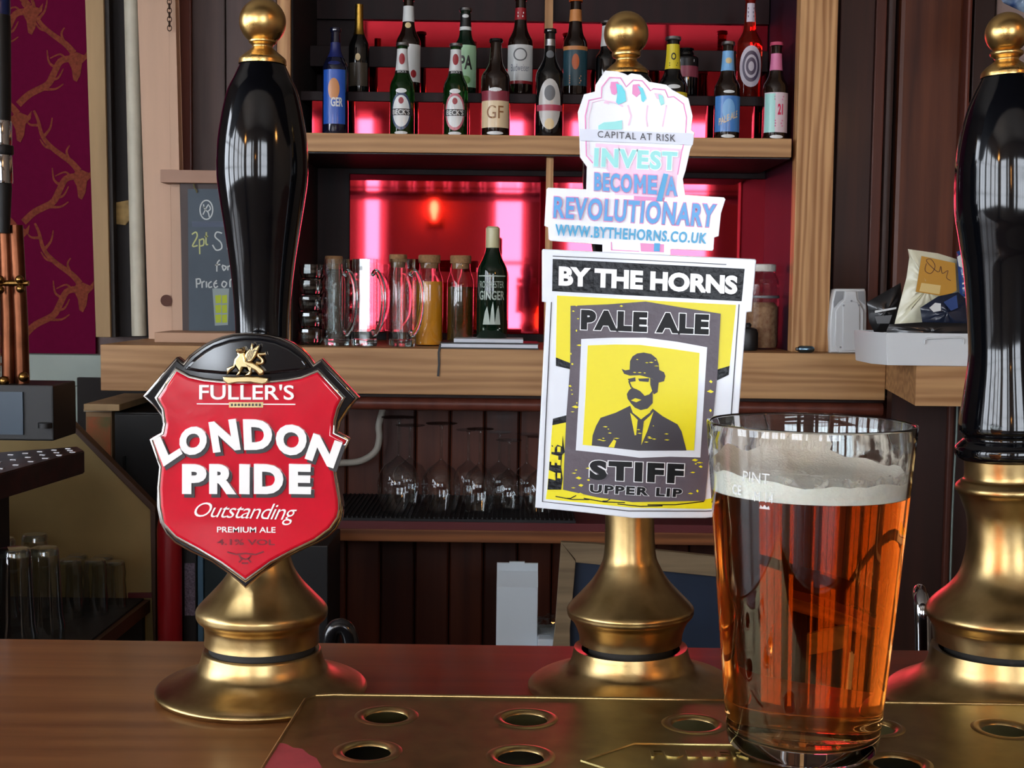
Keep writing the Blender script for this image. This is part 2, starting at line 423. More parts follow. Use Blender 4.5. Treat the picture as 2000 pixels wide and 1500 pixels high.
# ---- dark panelling right of the shelving
def pan(name, a, b, Y, d, m, parent, p0=ZC, p1=RZ-.03, bev=.003, py=300):
    return ob(name, box(X(a, Y, py), X(b, Y, py), Y, Y+d, p0, p1, bev), m, parent)
tr = struct('trim_2', box(X(1622, 3.46, 300), 1.9, 3.46, 3.5, ZC, RZ-.02), m_dark)
pan('stile', 1634, 1702, 3.40, .06, m_mahog, tr); pan('edge_strip', 1703, 1724, 3.385, .075, m_mahog2, tr)
pan('moulding', 1727, 1742, 3.38, .08, m_umber, tr, bev=.008)
pan('raised_panel', 1750, 1876, 3.415, .045, wood('worn_mahogany', (72, 32, 18), (116, 60, 36), 'Z', 5, .42, coat=.12, wv=.2), tr, bev=.012)
pan('moulding', 1880, 1890, 3.38, .08, m_mahog2, tr, bev=.006); pan('stile', 1893, 1934, 3.40, .06, m_dark, tr)
pan('wall_strip', 1936, 2080, 3.42, .04, mat('dusty_pink_paint', (150, 128, 120), .8), tr)
tr = struct('trim_3', box(X(1735, 2.95, 1000), 1.9, 2.95, 2.99, 0, ZC-.08), m_dark)
pan('beading', 1846, 1858, 2.935, .015, m_mahog, tr, .2, ZC-.1, .004, 1000)
tag(ob('cable', tube(spline([PY(1870, 792, 2.925), PY(1868, 850, 2.925), PY(1862, 960, 2.925), PY(1857, 1100, 2.925), PY(1852, 1290, 2.925)], 5), .0022, 6), mat('grey_cable', (120, 135, 128), .6)),
    'thin grey cable running down the dark panel beside the right pump', 'cable')

# ---- left of the shelving: mahogany boards, raw timber, pipe, tan frame, wallpaper, tiles
tr = struct('trim_4', box(X(200, 3.46, 300), X(541, 3.46, 300), 3.46, 3.5, ZC, RZ-.02), m_recess)
pan('plank', 332, 374, 3.42, .04, m_mahog2, tr); pan('plank', 376, 440, 3.43, .03, m_umber, tr)
pan('plank', 442, 541, 3.42, .04, m_umber, tr)
rt = thing('timber_board', 'raw pinkish timber board standing beside the cream pipe', 'board', PY(312, 655, 3.30))
def slant(p, Y, d, z0=ZC+.0005, z1=RZ-.05):
    """an upright board whose edges lean as in the photograph: pixel x of left/right edge at the top and at the counter"""
    (a, b), (c, e) = p
    A, B = PY(a, 0, Y), PY(b, 0, Y); C, D = PY(c, 655, Y), PY(e, 655, Y)
    ext = lambda T, Bt, z: Bt.x+(T.x-Bt.x)*(z-Bt.z)/(T.z-Bt.z)
    pts = [(ext(A, C, z0), z0), (ext(B, D, z0), z0), (ext(B, D, z1), z1), (ext(A, C, z1), z1)]
    me = shape([pts], d, .0015); me.transform(Matrix.Translation((0, Y, 0))); return me
ob('wide_board', slant(((268, 330), (290, 337)), 3.32, .03), m_cream, rt)
ob('edge_board', slant(((331, 341), (338, 357)), 3.31, .04), m_cream, rt)
ob('knot_hole', lathe([(0, 0), (.0135, 0), (.0145, .001), (0, .001)], 20), mat('knot_brown', (88, 48, 34), .7), rt, loc=PY(325, 587, 3.309)-rt.location).rotation_euler = (pi/2, 0, 0)
A, B = PY(256, -40, 3.375), PY(272, 656, 3.375)
tag(ob('pipe', tube([A+(B-A)*(-1.2), A, B-(B-A)*.0], .0185, 20), mat('cream_pipe_paint', (196, 190, 170), .5, var=.1, vscale=20)), 'cream painted vertical pipe beside the raw timber board', 'pipe')
fr = thing('tan_frame', 'worn tan door frame upright beside the magenta wallpaper', 'frame', PY(200, 660, 3.40))
ob('frame_board', slant(((166, 202), (187, 216)), 3.40, .05), m_tan, fr)
ob('dark_edge', slant(((203, 213), (216, 226)), 3.41, .04), mat('blackened_edge', (46, 40, 36), .7, var=.4, vscale=20, stretch=(1, 1, .2)), fr)
ob('dark_infill', slant(((213, 252), (226, 266)), 3.44, .01), m_recess, fr)
ob('gummed_patch', pxshape([(222, 396), (255, 390), (257, 425), (245, 440), (226, 438)], 3.435, .006, .002), mat('old_glue', (150, 120, 70), .8, var=.3, vscale=60), fr)
# wallpaper with an antler print
m_paper = mat('magenta_wallpaper', (98, 8, 48), .9, spec=.1, var=.05, vscale=60)
m_gold = mat('dull_gold_print', (122, 58, 40), .8, spec=.15, var=.25, vscale=160)
wp = ob('wallpaper', box(RX0+.01, X(184, 3.49, 300), 3.485, 3.5, zq(100, 690, 3.485), RZ-.02), m_paper, wb)
YWP = 3.4845
YQ = [YWP]
def stroke(pts, w0, w1):
    YQ[0] -= .00008
    P = spline([(x, y) for x, y in pts], 4); P = [(p[0], p[1]) for p in P]
    q = [PY(a, b, YWP) for a, b in P]; n = len(P)
    return ribbon([(p.x, p.z) for p in q], [S(YWP)*(w0+(w1-w0)*i/(n-1)) for i in range(n)], YQ[0], .0004)
def stag(cx, cy, s=1.0, flip=1):
    YQ[0] = YWP
    f = lambda pts: [(cx+flip*s*a, cy+s*b) for a, b in pts]
    ms = [stroke(f([(-4, -8), (-20, -26), (-55, -52), (-75, -76), (-84, -108), (-92, -126)]), 13*s, 4*s),
          stroke(f([(-55, -52), (-70, -56), (-80, -70)]), 6*s, 2*s), stroke(f([(-72, -76), (-60, -92), (-56, -112)]), 6*s, 2*s),
          stroke(f([(-22, -28), (-28, -46), (-22, -58)]), 6*s, 2*s), stroke(f([(-80, -98), (-98, -98), (-106, -106)]), 6*s, 2*s),
          stroke(f([(-8, 2), (-30, 8), (-44, 34), (-56, 54), (-90, 72), (-112, 92)]), 12*s, 13*s),
          stroke(f([(-38, 20), (-52, 10), (-56, -14)]), 6*s, 2*s), stroke(f([(-48, 44), (-34, 40), (-24, 22)]), 6*s, 2*s),
          stroke(f([(-66, 62), (-40, 62), (-24, 52)]), 6*s, 2*s), stroke(f([(-18, 6), (-30, -6), (-50, 2)]), 5*s, 2*s)]
    head = f([(-12, -6), (2, -10), (16, -4), (24, -14), (22, 2), (12, 12), (9, 34), (2, 48), (-5, 44), (-8, 22), (-16, 6)])
    ms.append(pxshape(head, YQ[0]-.0001, .0004))
    return join(ms)
for cx, cy in ((148, 112), (158, 342), (160, 562), (60, 20), (38, 230), (34, 452), (36, 672 - 20), (148, -112)):
    ob('antler_print', stag(cx, cy), m_gold, wp)
m_tile = mat('grey_green_tile', (138, 150, 140), .35, var=.06, vscale=8)
tl = ob('tile_backing', box(RX0+.01, X(300, 3.5, 740), 3.494, 3.5, .3, zq(100, 691, 3.49)), mat('grout', (96, 100, 92), .8), wb)
ts = .1045; zt0 = zq(100, 692, 3.485); xt0 = X(147, 3.49, 780)
ob('tile', box(xt0-14*ts, xt0+2*ts, 3.488, 3.4945, zt0-.082, zt0-.0012, .001, 1), m_tile, tl); zt0 -= .0825
for r in range(4):
    for c in range(-14, 2):
        ob('tile', box(xt0+c*ts*1.0+.0012, xt0+(c+1)*ts-.0012, 3.488, 3.4945, zt0-(r+1)*ts+.0012, zt0-r*ts-.0012, .001, 1), m_tile, tl)

# ---- glass gantry hanging over the bar (seen in the mirror)
gy, gz = .45, 1.745
gt = thing('glass_gantry', 'dark wooden gantry shelf of glasses hanging over the bar', 'gantry', (0, gy, gz))
ob('gantry_shelf', box(-1.5, 1.5, gy-.16, gy+.16, gz, gz+.022, .002), m_dark, gt)
ob('gantry_rail', tube([(-1.5, gy-.15, gz+.06), (1.5, gy-.15, gz+.06)], .005, 8), m_iron, gt)
for x in (-1.48, -.72, .72, 1.48): ob('hanger', tube([(x, gy, gz+.022), (x, gy, RZ)], .009, 8), m_iron, gt)
m_gantryglass = thin_glass('gantry_glassware', (248, 250, 250), 1.5)
gg = thing('gantry_glass', 'upturned tumbler on the gantry shelf', 'glass', (-.62, gy, gz+.0225), 'glasses on the gantry shelf')
ob('body', lathe([(.036, 0), (.034, .06), (.030, .10), (.026, .104), (0, .1)], 20), m_gantryglass, gg, (0, 0, 0))
ob('base', lathe([(0, .095), (.027, .095), (.028, .101), (0, .1035)], 20), m_gantryglass, gg, (0, 0, 0))
for i in range(1, 15): copy_thing(gg, (-.62+i*.085, gy+.02*(i % 2), gz+.0225))
# ================================================================= THE BAR IN FRONT
m_bar = wood('polished_bar_wood', (112, 70, 36), (156, 106, 60), 'X', 10, .36, coat=.15, spec=.4, wv=.2)
YB = PZ(1000, 1258, BAR).y
bc = thing('bar_counter', 'polished reddish brown wooden bar top across the foreground', 'bar', (0, .45, 0))
ob('bar_top', box(-1.7, 1.7, .12, YB, BAR-.045, BAR, .003), m_bar, bc)
ob('front_panel', box(-1.7, 1.7, .3, .34, 0, BAR-.0455), m_mahog, bc)
wt = thing('under_bar_worktop', 'steel worktop below the back edge of the bar, carrying the taps', 'worktop', (0, 1.05, 0))
m_steel = mat('brushed_steel', (150, 152, 155), .3, metal=1)
ob('steel_top', box(-1.2, 1.5, YB+.03, 1.4, .72, .75, .002), m_steel, wt)
ob('leg_panel', box(-1.2, -1.17, YB+.05, 1.38, 0, .7195), m_steel, wt); ob('leg_panel', box(1.47, 1.5, YB+.05, 1.38, 0, .7195), m_steel, wt)

nt = m_bar.node_tree; pb = nt.nodes['Principled BSDF']; src = pb.inputs['Base Color'].links[0].from_socket
tc_ = nt.nodes.new('ShaderNodeTexCoord'); sx = nt.nodes.new('ShaderNodeSeparateXYZ'); mr_ = nt.nodes.new('ShaderNodeMapRange'); mr_.interpolation_type = 'SMOOTHSTEP'
mr_.inputs[1].default_value = -.13; mr_.inputs[2].default_value = -.03; mm = nt.nodes.new('ShaderNodeMix'); mm.data_type = 'RGBA'; mm.blend_type = 'MULTIPLY'
mm.inputs[7].default_value = (.85, .28, .24, 1)      # base colour turns redder towards the right
nt.links.new(tc_.outputs['Object'], sx.inputs[0]); nt.links.new(sx.outputs[0], mr_.inputs[0]); nt.links.new(mr_.outputs[0], mm.inputs[0]); nt.links.new(src, mm.inputs[6]); nt.links.new(mm.outputs[2], pb.inputs['Base Color'])
# ---- brass drip tray with punched holes
m_brass = mat('aged_brass', (156, 130, 84), .33, metal=1, c2=(190, 162, 112), vscale=60, rvar=.04, bump=.06, bscale=140)
m_plate = mat('tarnished_tray_brass', (156, 140, 90), .33, metal=1, c2=(176, 160, 106), vscale=90, rvar=.03, bump=.18, bscale=26)
m_goldball = mat('polished_brass', (196, 158, 96), .31, metal=1, c2=(212, 176, 112), vscale=80, rvar=.06)
ta, tb = PZ(604, 1356, TRAY_Z), PZ(514, 1500, TRAY_Z)
tf = lambda y: ta.x+(tb.x-ta.x)*(y-ta.y)/(tb.y-ta.y)
y_near, x_right = .33, .60
outer = [(tf(y_near), y_near), (x_right, y_near), (x_right, ta.y-.004), (ta.x+.012, ta.y)]
outer += [(ta.x+.003, ta.y-.0015), (ta.x-.0005, ta.y-.009)]
rows = [[(755, 1398), (1027, 1403), (1355, 1414), (1703, 1420), (1962, 1424)], [(718, 1467), (1017, 1477), (1752, 1490)]]
hc = [PZ(x, y, TRAY_Z) for r in rows for x, y in r]
hc += [Vector((p.x, p.y-.075, p.z)) for p in hc[5:8]] + [Vector((p.x, p.y-.11, p.z)) for p in hc[:5]]
HR = .0098
dt = thing('drip_tray', 'tarnished brass drip tray with rows of round drain holes', 'tray', (.2, .5, BAR))
circ = lambda p, r, n=28: [(p.x+r*cos(2*pi*i/n), p.y+r*sin(2*pi*i/n)) for i in range(n)]
cu = bpy.data.curves.new('s', 'CURVE'); cu.dimensions = '2D'; cu.fill_mode = 'BOTH'
for lp in [outer]+[circ(p, HR+.0026) for p in hc]:
    s_ = cu.splines.new('POLY'); s_.points.add(len(lp)-1); s_.use_cyclic_u = True
    for p, q in zip(s_.points, lp): p.co = (q[0], q[1], 0, 1)
cu.extrude = .0007
me = curve_mesh(cu); me.transform(Matrix.Translation((0, 0, TRAY_Z-.0007))); ob('plate', me, m_plate, dt)
rim_me = lathe([(HR, -.0013), (HR+.0003, -.0006), (HR+.0012, .0001), (HR+.0026, .0005), (HR+.0040, .0004), (HR+.0050, .00005)], 32)
for p in hc: ob('hole_rim', rim_me, m_brass, dt, p-dt.location)
wallp = [(tf(y_near)+.003, y_near+.003), (x_right-.003, y_near+.003), (x_right-.003, ta.y-.008), (ta.x+.006, ta.y-.005)]
wl = []
for a, b in zip(wallp, wallp[1:]+wallp[:1]):
    d = Vector((b[0]-a[0], b[1]-a[1])).normalized(); nrm = Vector((-d.y, d.x))*.002
    wl.append(prism([a, b, (b[0]+nrm.x, b[1]+nrm.y), (a[0]+nrm.x, a[1]+nrm.y)], BAR+.0008, TRAY_Z-.0014))
ob('tray_wall', join(wl), m_plate, dt)
ob('tray_floor', prism(wallp, BAR+.0002, BAR+.0008), mat('dark_tray_floor', (22, 32, 46), .5), dt)
ob('edge_lip', tube([(tf(y_near), y_near, TRAY_Z), (ta.x-.0005, ta.y-.009, TRAY_Z), (ta.x+.003, ta.y-.0015, TRAY_Z), (ta.x+.012, ta.y, TRAY_Z), (x_right, ta.y-.004, TRAY_Z)], .0009, 8), m_brass, dt)
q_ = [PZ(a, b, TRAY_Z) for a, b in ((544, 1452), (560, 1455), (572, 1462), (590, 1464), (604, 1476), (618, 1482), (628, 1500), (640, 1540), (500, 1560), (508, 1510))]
ob('red_patch', prism([(p.x, p.y) for p in reversed(q_)], TRAY_Z+.0001, TRAY_Z+.0004), mat('mottled_red', (176, 66, 72), .5, var=.12, vscale=120), dt)  # thin mottled red patch laid on the near left corner
# raised maker's lettering on the plate
def flat_text(body, cx, cy, w, h, bold, m):
    p = PZ(cx, cy, TRAY_Z); me = text_plain(body, w, h, bold, .0006); me.transform(Matrix.Rotation(-pi/2, 4, 'X'))
    me.transform(Matrix.Translation((p.x, p.y, TRAY_Z+.0005))); return ob('raised_lettering', me, m, dt)
flat_text("FULLER'S", 1385, 1474, .05, .0085, .01, m_plate)
p = PZ(1378, 1490, TRAY_Z)
dm = [(p.x-.052, p.y), (p.x-.028, p.y+.022), (p.x+.03, p.y+.022), (p.x+.052, p.y), (p.x+.03, p.y-.022), (p.x-.028, p.y-.022)]
ob('raised_border', tube([(a, b, TRAY_Z+.0001) for a, b in dm+dm[:1]], .0007, 6), m_plate, dt)

# ---- hand pumps
m_handle = mat('black_lacquer', (6, 7, 10), .09, coat=.1, spec=.45)
m_gap = mat('grimy_gap', (24, 20, 14), .7)
def pump(label, axis_top, axis_bot, Y, ball, finial, handle, collar_brass, foot, gap):
    """profiles as (photo y, half width in photo pixels) down the axis; the foot ends on the bar"""
    base = PZ(axis_bot[0], axis_bot[1], BAR); base.y = Y
    top = PY(axis_top[0], axis_top[1], Y)
    base.x = PY(axis_bot[0], axis_bot[1], Y).x; base.z = BAR
    r = thing('beer_pump', label, 'beer pump', base)
    r.rotation_euler = (0, atan2(top.x-base.x, top.z-base.z), 0)
    zf = lambda py: PY(axis_bot[0]+(axis_top[0]-axis_bot[0])*(py-axis_bot[1])/(axis_top[1]-axis_bot[1]), py, Y).z-BAR
    s = Y/F
    prof = lambda L, n=5: [(max(q[1], 0), q[0]) for q in spline([(zf(py), hw*s) for py, hw in L], n)]
    cy, cr = ball
    zc = zf(cy); rr = cr*s
    ob('finial_ball', lathe([(rr*sin(pi*i/20), zc+rr*cos(pi*i/20)) for i in range(21)], 40), m_goldball, r, (0, 0, 0))
    ob('finial', lathe(prof(finial, 4), 40), m_goldball, r, (0, 0, 0))
    ob('handle', lathe([(0, zf(handle[0][0])+.0002)]+prof(handle, 6), 64), m_handle, r, (0, 0, 0))
    ob('brass_skirt', lathe(prof(collar_brass, 5)+[(0, zf(collar_brass[-1][0]))], 64), m_brass, r, (0, 0, 0))
    ob('swivel_gap', lathe([(gap[1]*s, zf(gap[0])+.006), (gap[1]*s, zf(gap[0])-.006)], 40), m_gap, r, (0, 0, 0))
    fp = prof(foot, 5); zl = fp[-1][1]
    fp = [(a, b-(b-fp[0][1])/(zl-fp[0][1])*(zl-.0006)) for a, b in fp]     # last ring sits on the bar
    ob('foot', lathe([(fp[0][0]-.004, fp[0][1]-.001)]+fp+[(fp[-1][0]-.003, .0004), (0, .0004)], 72), m_brass, r, (0, 0, 0))
    return r
foot_a = [(1266, 113), (1270, 116), (1280, 118), (1297, 122), (1313, 130), (1327, 147), (1337, 168), (1345, 190), (1352, 203), (1360, 208), (1368, 204)]
pump1 = pump('brass and black beer pump carrying the red shield clip', (513, 43), (512, 1352), .70, (43, 44.6),
     [(76, 22), (78, 26), (84, 26), (88, 21), (94, 20), (103, 30), (113, 42), (118, 45), (126, 45.5)],
     [(126, 43), (150, 54), (181, 68), (236, 80), (290, 87), (345, 87.5), (399, 80.5), (453, 72), (521, 62), (589, 55), (648, 52), (720, 52), (800, 60), (860, 66), (872, 66)],
     [(872, 62), (905, 60), (915, 66), (930, 64), (960, 52), (1010, 49), (1070, 52), (1107, 62), (1133, 78), (1160, 103), (1184, 126), (1196, 129), (1206, 126), (1218, 114), (1238, 112), (1253, 113)],
     foot_a, (1260, 104))
pump2 = pump('brass and black beer pump behind the yellow and white clip', (1223, 66), (1232, 1347), .715, (66, 43),
     [(100, 20), (102, 27), (110, 27), (114, 21), (120, 21), (128, 30), (138, 41), (146, 43)],
     [(146, 41), (170, 54), (201, 68), (256, 80), (310, 86), (365, 86), (419, 80), (473, 71), (541, 61), (609, 54), (668, 52), (740, 52), (810, 58), (870, 64), (880, 64)],
     [(880, 60), (915, 58), (924, 64), (940, 62), (970, 51), (1013, 48), (1080, 51), (1107, 60), (1133, 76), (1160, 101), (1183, 123), (1192, 125), (1200, 123), (1213, 112), (1235, 103), (1252, 101)],
     [(1262, 112), (1268, 113)]+[(a+1, b-3) for a, b in foot_a[2:]], (1257, 84))
pump3 = pump('larger brass and black beer pump at the right edge beside the pint', (1966, 66), (1970, 1357), .70, (64, 40),
     [(98, 20), (100, 30), (107, 30), (112, 24), (118, 23), (128, 36), (138, 46), (146, 48), (149, 48)],
     [(149, 46), (205, 72), (260, 87), (312, 95), (347, 97), (390, 98), (425, 96), (451, 92), (485, 87), (520, 82), (600, 76), (690, 73), (760, 82), (810, 90), (838, 92), (848, 84), (856, 84), (864, 92), (872, 99), (886, 99), (894, 93), (897, 84)],
     [(896, 82), (930, 82), (938, 90), (946, 98), (955, 99), (966, 92), (985, 85), (1010, 78), (1042, 77), (1080, 81), (1117, 92), (1145, 112), (1173, 144), (1190, 157), (1200, 157), (1212, 150), (1222, 145), (1250, 143)],
     [(1262, 147), (1276, 150), (1294, 155), (1312, 167), (1328, 190), (1340, 216), (1348, 233), (1357, 242), (1366, 239)], (1257, 122))

# ---- red shield clip
c1 = crop(260, 630, .36)
YK = .662
m_chrome = mat('chrome', (215, 214, 210), .06, metal=1)
m_jet = mat('black_enamel', (8, 10, 16), .08, coat=.5)
m_red = mat('red_enamel', (196, 8, 38), .16, coat=.6, var=.08, vscale=60, bump=.10, bscale=70)
m_white = mat('white_enamel', (240, 240, 238), .2, coat=.4)
m_shade = mat('charcoal_enamel', (50, 48, 50), .3)
m_relief = mat('antique_gold', (214, 190, 140), .22, metal=1)
m_reddark = mat('dark_red_print', (110, 8, 26), .35)
out = [(605, 55), (680, 58), (740, 67), (800, 84), (860, 112), (905, 143), (945, 180), (978, 225), (1020, 197), (1222, 410), (1170, 470), (1125, 540), (1108, 602), (1166, 632), (1095, 800),
       (1108, 880), (1130, 960), (1137, 1010), (1130, 1070), (1105, 1122), (1060, 1165), (1000, 1200), (900, 1245), (800, 1298), (700, 1366), (608, 1450), (520, 1370), (420, 1300), (310, 1248), (225, 1200),
       (175, 1150), (140, 1085), (124, 1000), (124, 900), (137, 792), (90, 625), (150, 600), (158, 560), (148, 510), (110, 460), (47, 400), (232, 188), (270, 218), (300, 180), (340, 148), (385, 117), (430, 94), (480, 75), (540, 60)]
red = [(232, 262), (300, 298), (380, 316), (480, 326), (610, 330), (740, 326), (830, 318), (910, 304), (1000, 268), (1132, 410), (1105, 465), (1088, 530), (1082, 604), (1158, 640), (1084, 790),
       (1098, 880), (1112, 960), (1114, 1010), (1104, 1056), (1062, 1118), (980, 1178), (860, 1235), (740, 1300), (608, 1395), (480, 1302), (350, 1225), (230, 1160),
       (165, 1090), (147, 1000), (142, 900), (152, 782), (103, 640), (164, 606), (176, 545), (164, 470), (130, 410)]
lun = [(272, 255), (330, 190), (380, 152), (430, 122), (520, 92), (605, 82), (690, 86), (770, 100), (850, 136), (925, 192), (965, 246), (900, 266), (740, 283), (605, 287), (480, 283), (350, 271)]
k1 = thing('pump_clip', 'glossy red shield pump clip with raised white lettering and gold winged beast', 'pump clip', PY(478, 1150, YK))
YB1 = YK+.004
ob('chrome_backing', pxshape(c1(out), YB1, .010, .0015), m_chrome, k1)
ob('black_band', pxshape(c1(out), YB1-.0012, .003, .0006, -.0010), m_jet, k1)
ob('chrome_bead', pxshape(c1(red), YB1-.0026, .004, .0011, .0014), m_chrome, k1)
ob('lunette', pxshape(c1(lun), YB1-.0026, .004, .0018, 0), m_jet, k1)
ob('red_field', pxshape(c1(red), YB1-.0034, .0045, .0016, 0), m_red, k1)
YR = YB1-.0034
def emboss(body, quad, dy=.0018, bold=.03, sh=(9, 11), thick=.0022, m=None, m2=None, shear=0, spacing=1.0):
    q = c1(quad)
    if m2: 
        s_ = ob('letter_shadow', text_quad(body, [(a+sh[0]*.36*1.6, b+sh[1]*.36*1.6) for a, b in q], YR-dy*.55, bold+.01, thick, shear, bold, spacing), m2, k1)
    return ob('letter' if len(body) == 1 else 'lettering', text_quad(body, q, YR-dy, bold, thick, shear, None, spacing), m or m_white, k1)
for ch, q in [('L', [(108, 634), (205, 590), (268, 712), (165, 782)]), ('O', [(240, 585), (385, 548), (412, 695), (262, 737)]), ('N', [(408, 541), (556, 522), (584, 690), (434, 707)]),
              ('D', [(595, 525), (752, 527), (756, 690), (602, 692)]), ('O', [(775, 545), (950, 562), (932, 728), (772, 713)]), ('N', [(978, 600), (1136, 652), (1086, 792), (930, 738)])]:
    emboss(ch, q, bold=.055, m2=m_shade)
for ch, x0, x1 in (('P', 265, 398), ('R', 412, 560), ('I', 575, 632), ('D', 655, 815), ('E', 845, 965)):
    emboss(ch, [(x0, 768), (x1, 770), (x1, 932), (x0, 930)], bold=.055, m2=m_shade)
emboss("FULLER'S", [(358, 335), (872, 337), (872, 420), (358, 418)], .0008, .012, thick=.0012)
ob('rule', pxshape(c1([(345, 438), (880, 441), (880, 447), (345, 444)]), YR-.0005, .0008), m_white, k1)
ob('scroll', pxshape(c1([(520, 432), (705, 432), (705, 461), (520, 461)]), YR-.0009, .001), m_relief, k1)
for q_ in range(9): ob('scroll_mark', pxshape(c1([(530+q_*19, 440), (541+q_*19, 440), (541+q_*19, 453), (530+q_*19, 453)]), YR-.0011, .0004), m_shade, k1)
emboss('PREMIUM ALE', [(455, 1108), (772, 1110), (772, 1141), (455, 1139)], .0006, .01, thick=.0008)
emboss('Outstanding', [(332, 975), (888, 985), (888, 1102), (332, 1078)], .0008, -.006, thick=.001, m=m_white, shear=.45, spacing=.92)
emboss('4.1% VOL', [(455, 1176), (768, 1178), (768, 1208), (455, 1206)], .0004, .01, thick=.0006, m=m_reddark)
c1r = lambda pts: pxloop(c1(pts), YR)
for pts in ([(512, 1245), (560, 1258), (610, 1252), (665, 1258), (710, 1242)], [(575, 1262), (590, 1285), (575, 1300)], [(640, 1262), (625, 1285), (640, 1300)], [(585, 1275), (610, 1285), (632, 1275)], [(590, 1305), (625, 1305)]):
    ob('engraved_flourish', ribbon(c1r(pts), .0007, YR-.0004, .0006), m_reddark, k1)
c6 = crop(420, 600, 160/1500)
YL = YB1-.0026
gr = ob('griffin', pxshape(c6([(370, 800), (440, 760), (530, 720), (560, 790), (540, 880), (560, 980), (700, 1010), (780, 1060), (850, 1110), (900, 1170), (880, 1240), (800, 1250), (730, 1170), (640, 1120), (680, 1200), (640, 1255), (520, 1255),
      (600, 1200), (620, 1130), (500, 1120), (470, 1200), (440, 1255), (370, 1255), (420, 1180), (360, 1090), (210, 1250), (210, 1110), (330, 1060), (350, 950), (410, 880)]), YL-.0035, .004, .0009), m_relief, k1)
ob('wing', pxshape(c6([(570, 1000), (540, 890), (560, 820), (640, 760), (670, 640), (700, 690), (690, 760), (800, 680), (810, 740), (760, 880), (680, 990), (620, 1020)]), YL-.0045, .0022, .0007), m_relief, gr)
for i in range(4): ob('feather', ribbon(pxloop(c6([(600+i*30, 980-i*12), (640+i*34, 840-i*14), (700+i*32, 740+i*14)]), YL), .0003, YL-.0048, .0006), m_shade, gr)
ob('tail', tube([PY(a, b, YL-.0025) for a, b in [(p[0], p[1]) for p in spline(c6([(760, 1010), (830, 1030), (875, 1000), (850, 940), (790, 890), (800, 860), (880, 860), (930, 850)]), 4)]], .0009, 8), m_relief, gr)
ob('head', lathe([(0, .0016), (.0022, .0010), (.0026, 0), (.0018, -.001), (0, -.0014)], 14), m_relief, gr, loc=PY(*c6([(470, 800)])[0], YL-.0036)-k1.location-gr.location)
bn = ob('motto_ribbon', pxshape(c6([(140, 1270), (330, 1275), (560, 1265), (800, 1275), (970, 1300), (960, 1380), (870, 1420), (640, 1380), (400, 1385), (230, 1415), (150, 1350)]), YL-.0030, .003, .0006), m_relief, k1)
# ---- yellow, grey and white clip on the middle pump
c3 = crop(1030, 480, 460/1255)
YM = .672
m_card = mat('white_laminate', (216, 222, 230), .2, coat=.25, bump=.02, bscale=40)
m_pgrey = mat('grey_violet_print', (90, 82, 90), .34, spec=.28, bump=.12, bscale=260, var=.12, vscale=60)
m_pblack = mat('black_print', (16, 18, 22), .3, spec=.22, bump=.25, bscale=330)
m_pyel = mat('yellow_print', (228, 216, 22), .34, spec=.35)
m_ink = mat('charcoal_print', (58, 54, 60), .36, spec=.35)
m_pwhite = mat('white_print', (238, 240, 242), .2, coat=.5)
k2 = thing('pump_clip', 'white bordered pump clip with yellow portrait panel of a bowler hatted man', 'pump clip', PY(1240, 1010, YM))
def lay(name, pts, lv, m, par=None, off=0):
    return ob(name, pxshape(c3(pts), YM-lv*.00025, .00022, 0, off), m, par or k2)
m_txt = mat('letter_black', (10, 10, 12), .45, spec=.25)
def let(body, quad, lv, m, bold=.03, outline=None, ow=.03, sp=1.0):
    if outline is not None: ob('letter_outline', text_quad(body, c3(quad), YM-lv*.00025, bold+ow, .0002, 0, bold, sp), outline, k2)
    return ob('lettering', text_quad(body, c3(quad), YM-(lv+1)*.00025, bold, .0002, 0, None, sp), m, k2)
ob('backing_board', pxshape(c3([(84, 17), (1214, 70), (1221, 78), (1197, 352), (1170, 355), (1130, 860), (1082, 1440), (950, 1452), (560, 1452), (300, 1422), (42, 1396), (70, 900), (100, 302), (78, 298), (78, 24)]), YM, .005, .0006), m_card, k2)
yl = lay('yellow_sky', [(158, 265), (1112, 315), (1078, 640), (1003, 668), (1003, 700), (225, 660), (225, 625), (152, 595)], 1, m_pyel)
lay('black_wedge', [(152, 595), (228, 625), (228, 658), (152, 640)], 2, m_pblack); lay('black_wedge', [(1003, 662), (1078, 640), (1073, 688), (1002, 722)], 2, m_pblack)
lay('black_wedge', [(136, 922), (212, 902), (210, 940), (133, 956)], 2, m_pblack); lay('black_wedge', [(985, 985), (1040, 930), (1086, 975), (1085, 1010), (985, 1020)], 2, m_pblack)
lay('yellow_ground', [(133, 957), (212, 930), (212, 1260), (190, 1300), (560, 1366), (950, 1352), (1060, 1330), (1055, 1395), (950, 1402), (560, 1396), (98, 1350), (106, 1300)], 1, m_pyel)
lay('street_sketch', [(107, 1300), (112, 1240), (150, 1250), (150, 1210), (115, 1195), (118, 1150), (165, 1160), (165, 1120), (128, 1110), (130, 1060), (145, 1080), (160, 1060), (185, 1070), (188, 1012), (195, 1070), (200, 1100), (185, 1115), (180, 1180), (188, 1240), (180, 1300)], 2, m_pblack)
for k in range(6): lay('sketch_window', [(128+(k % 2)*32, 1070+k//2*70), (146+(k % 2)*32, 1072+k//2*70), (145+(k % 2)*32, 1100+k//2*70), (127+(k % 2)*32, 1098+k//2*70)], 3, m_pyel)
for a, b in (((150, 1335), (330, 1352)), ((300, 1345), (520, 1368)), ((480, 1375), (720, 1385)), ((640, 1380), (940, 1362)), ((200, 1345), (260, 1330)), ((400, 1360), (450, 1342))):
    ob('hatching', ribbon(pxloop(c3([a, ((a[0]+b[0])/2, (a[1]+b[1])/2+8), b]), YM), .0005, YM-.0005, .0002), m_pblack, k2)
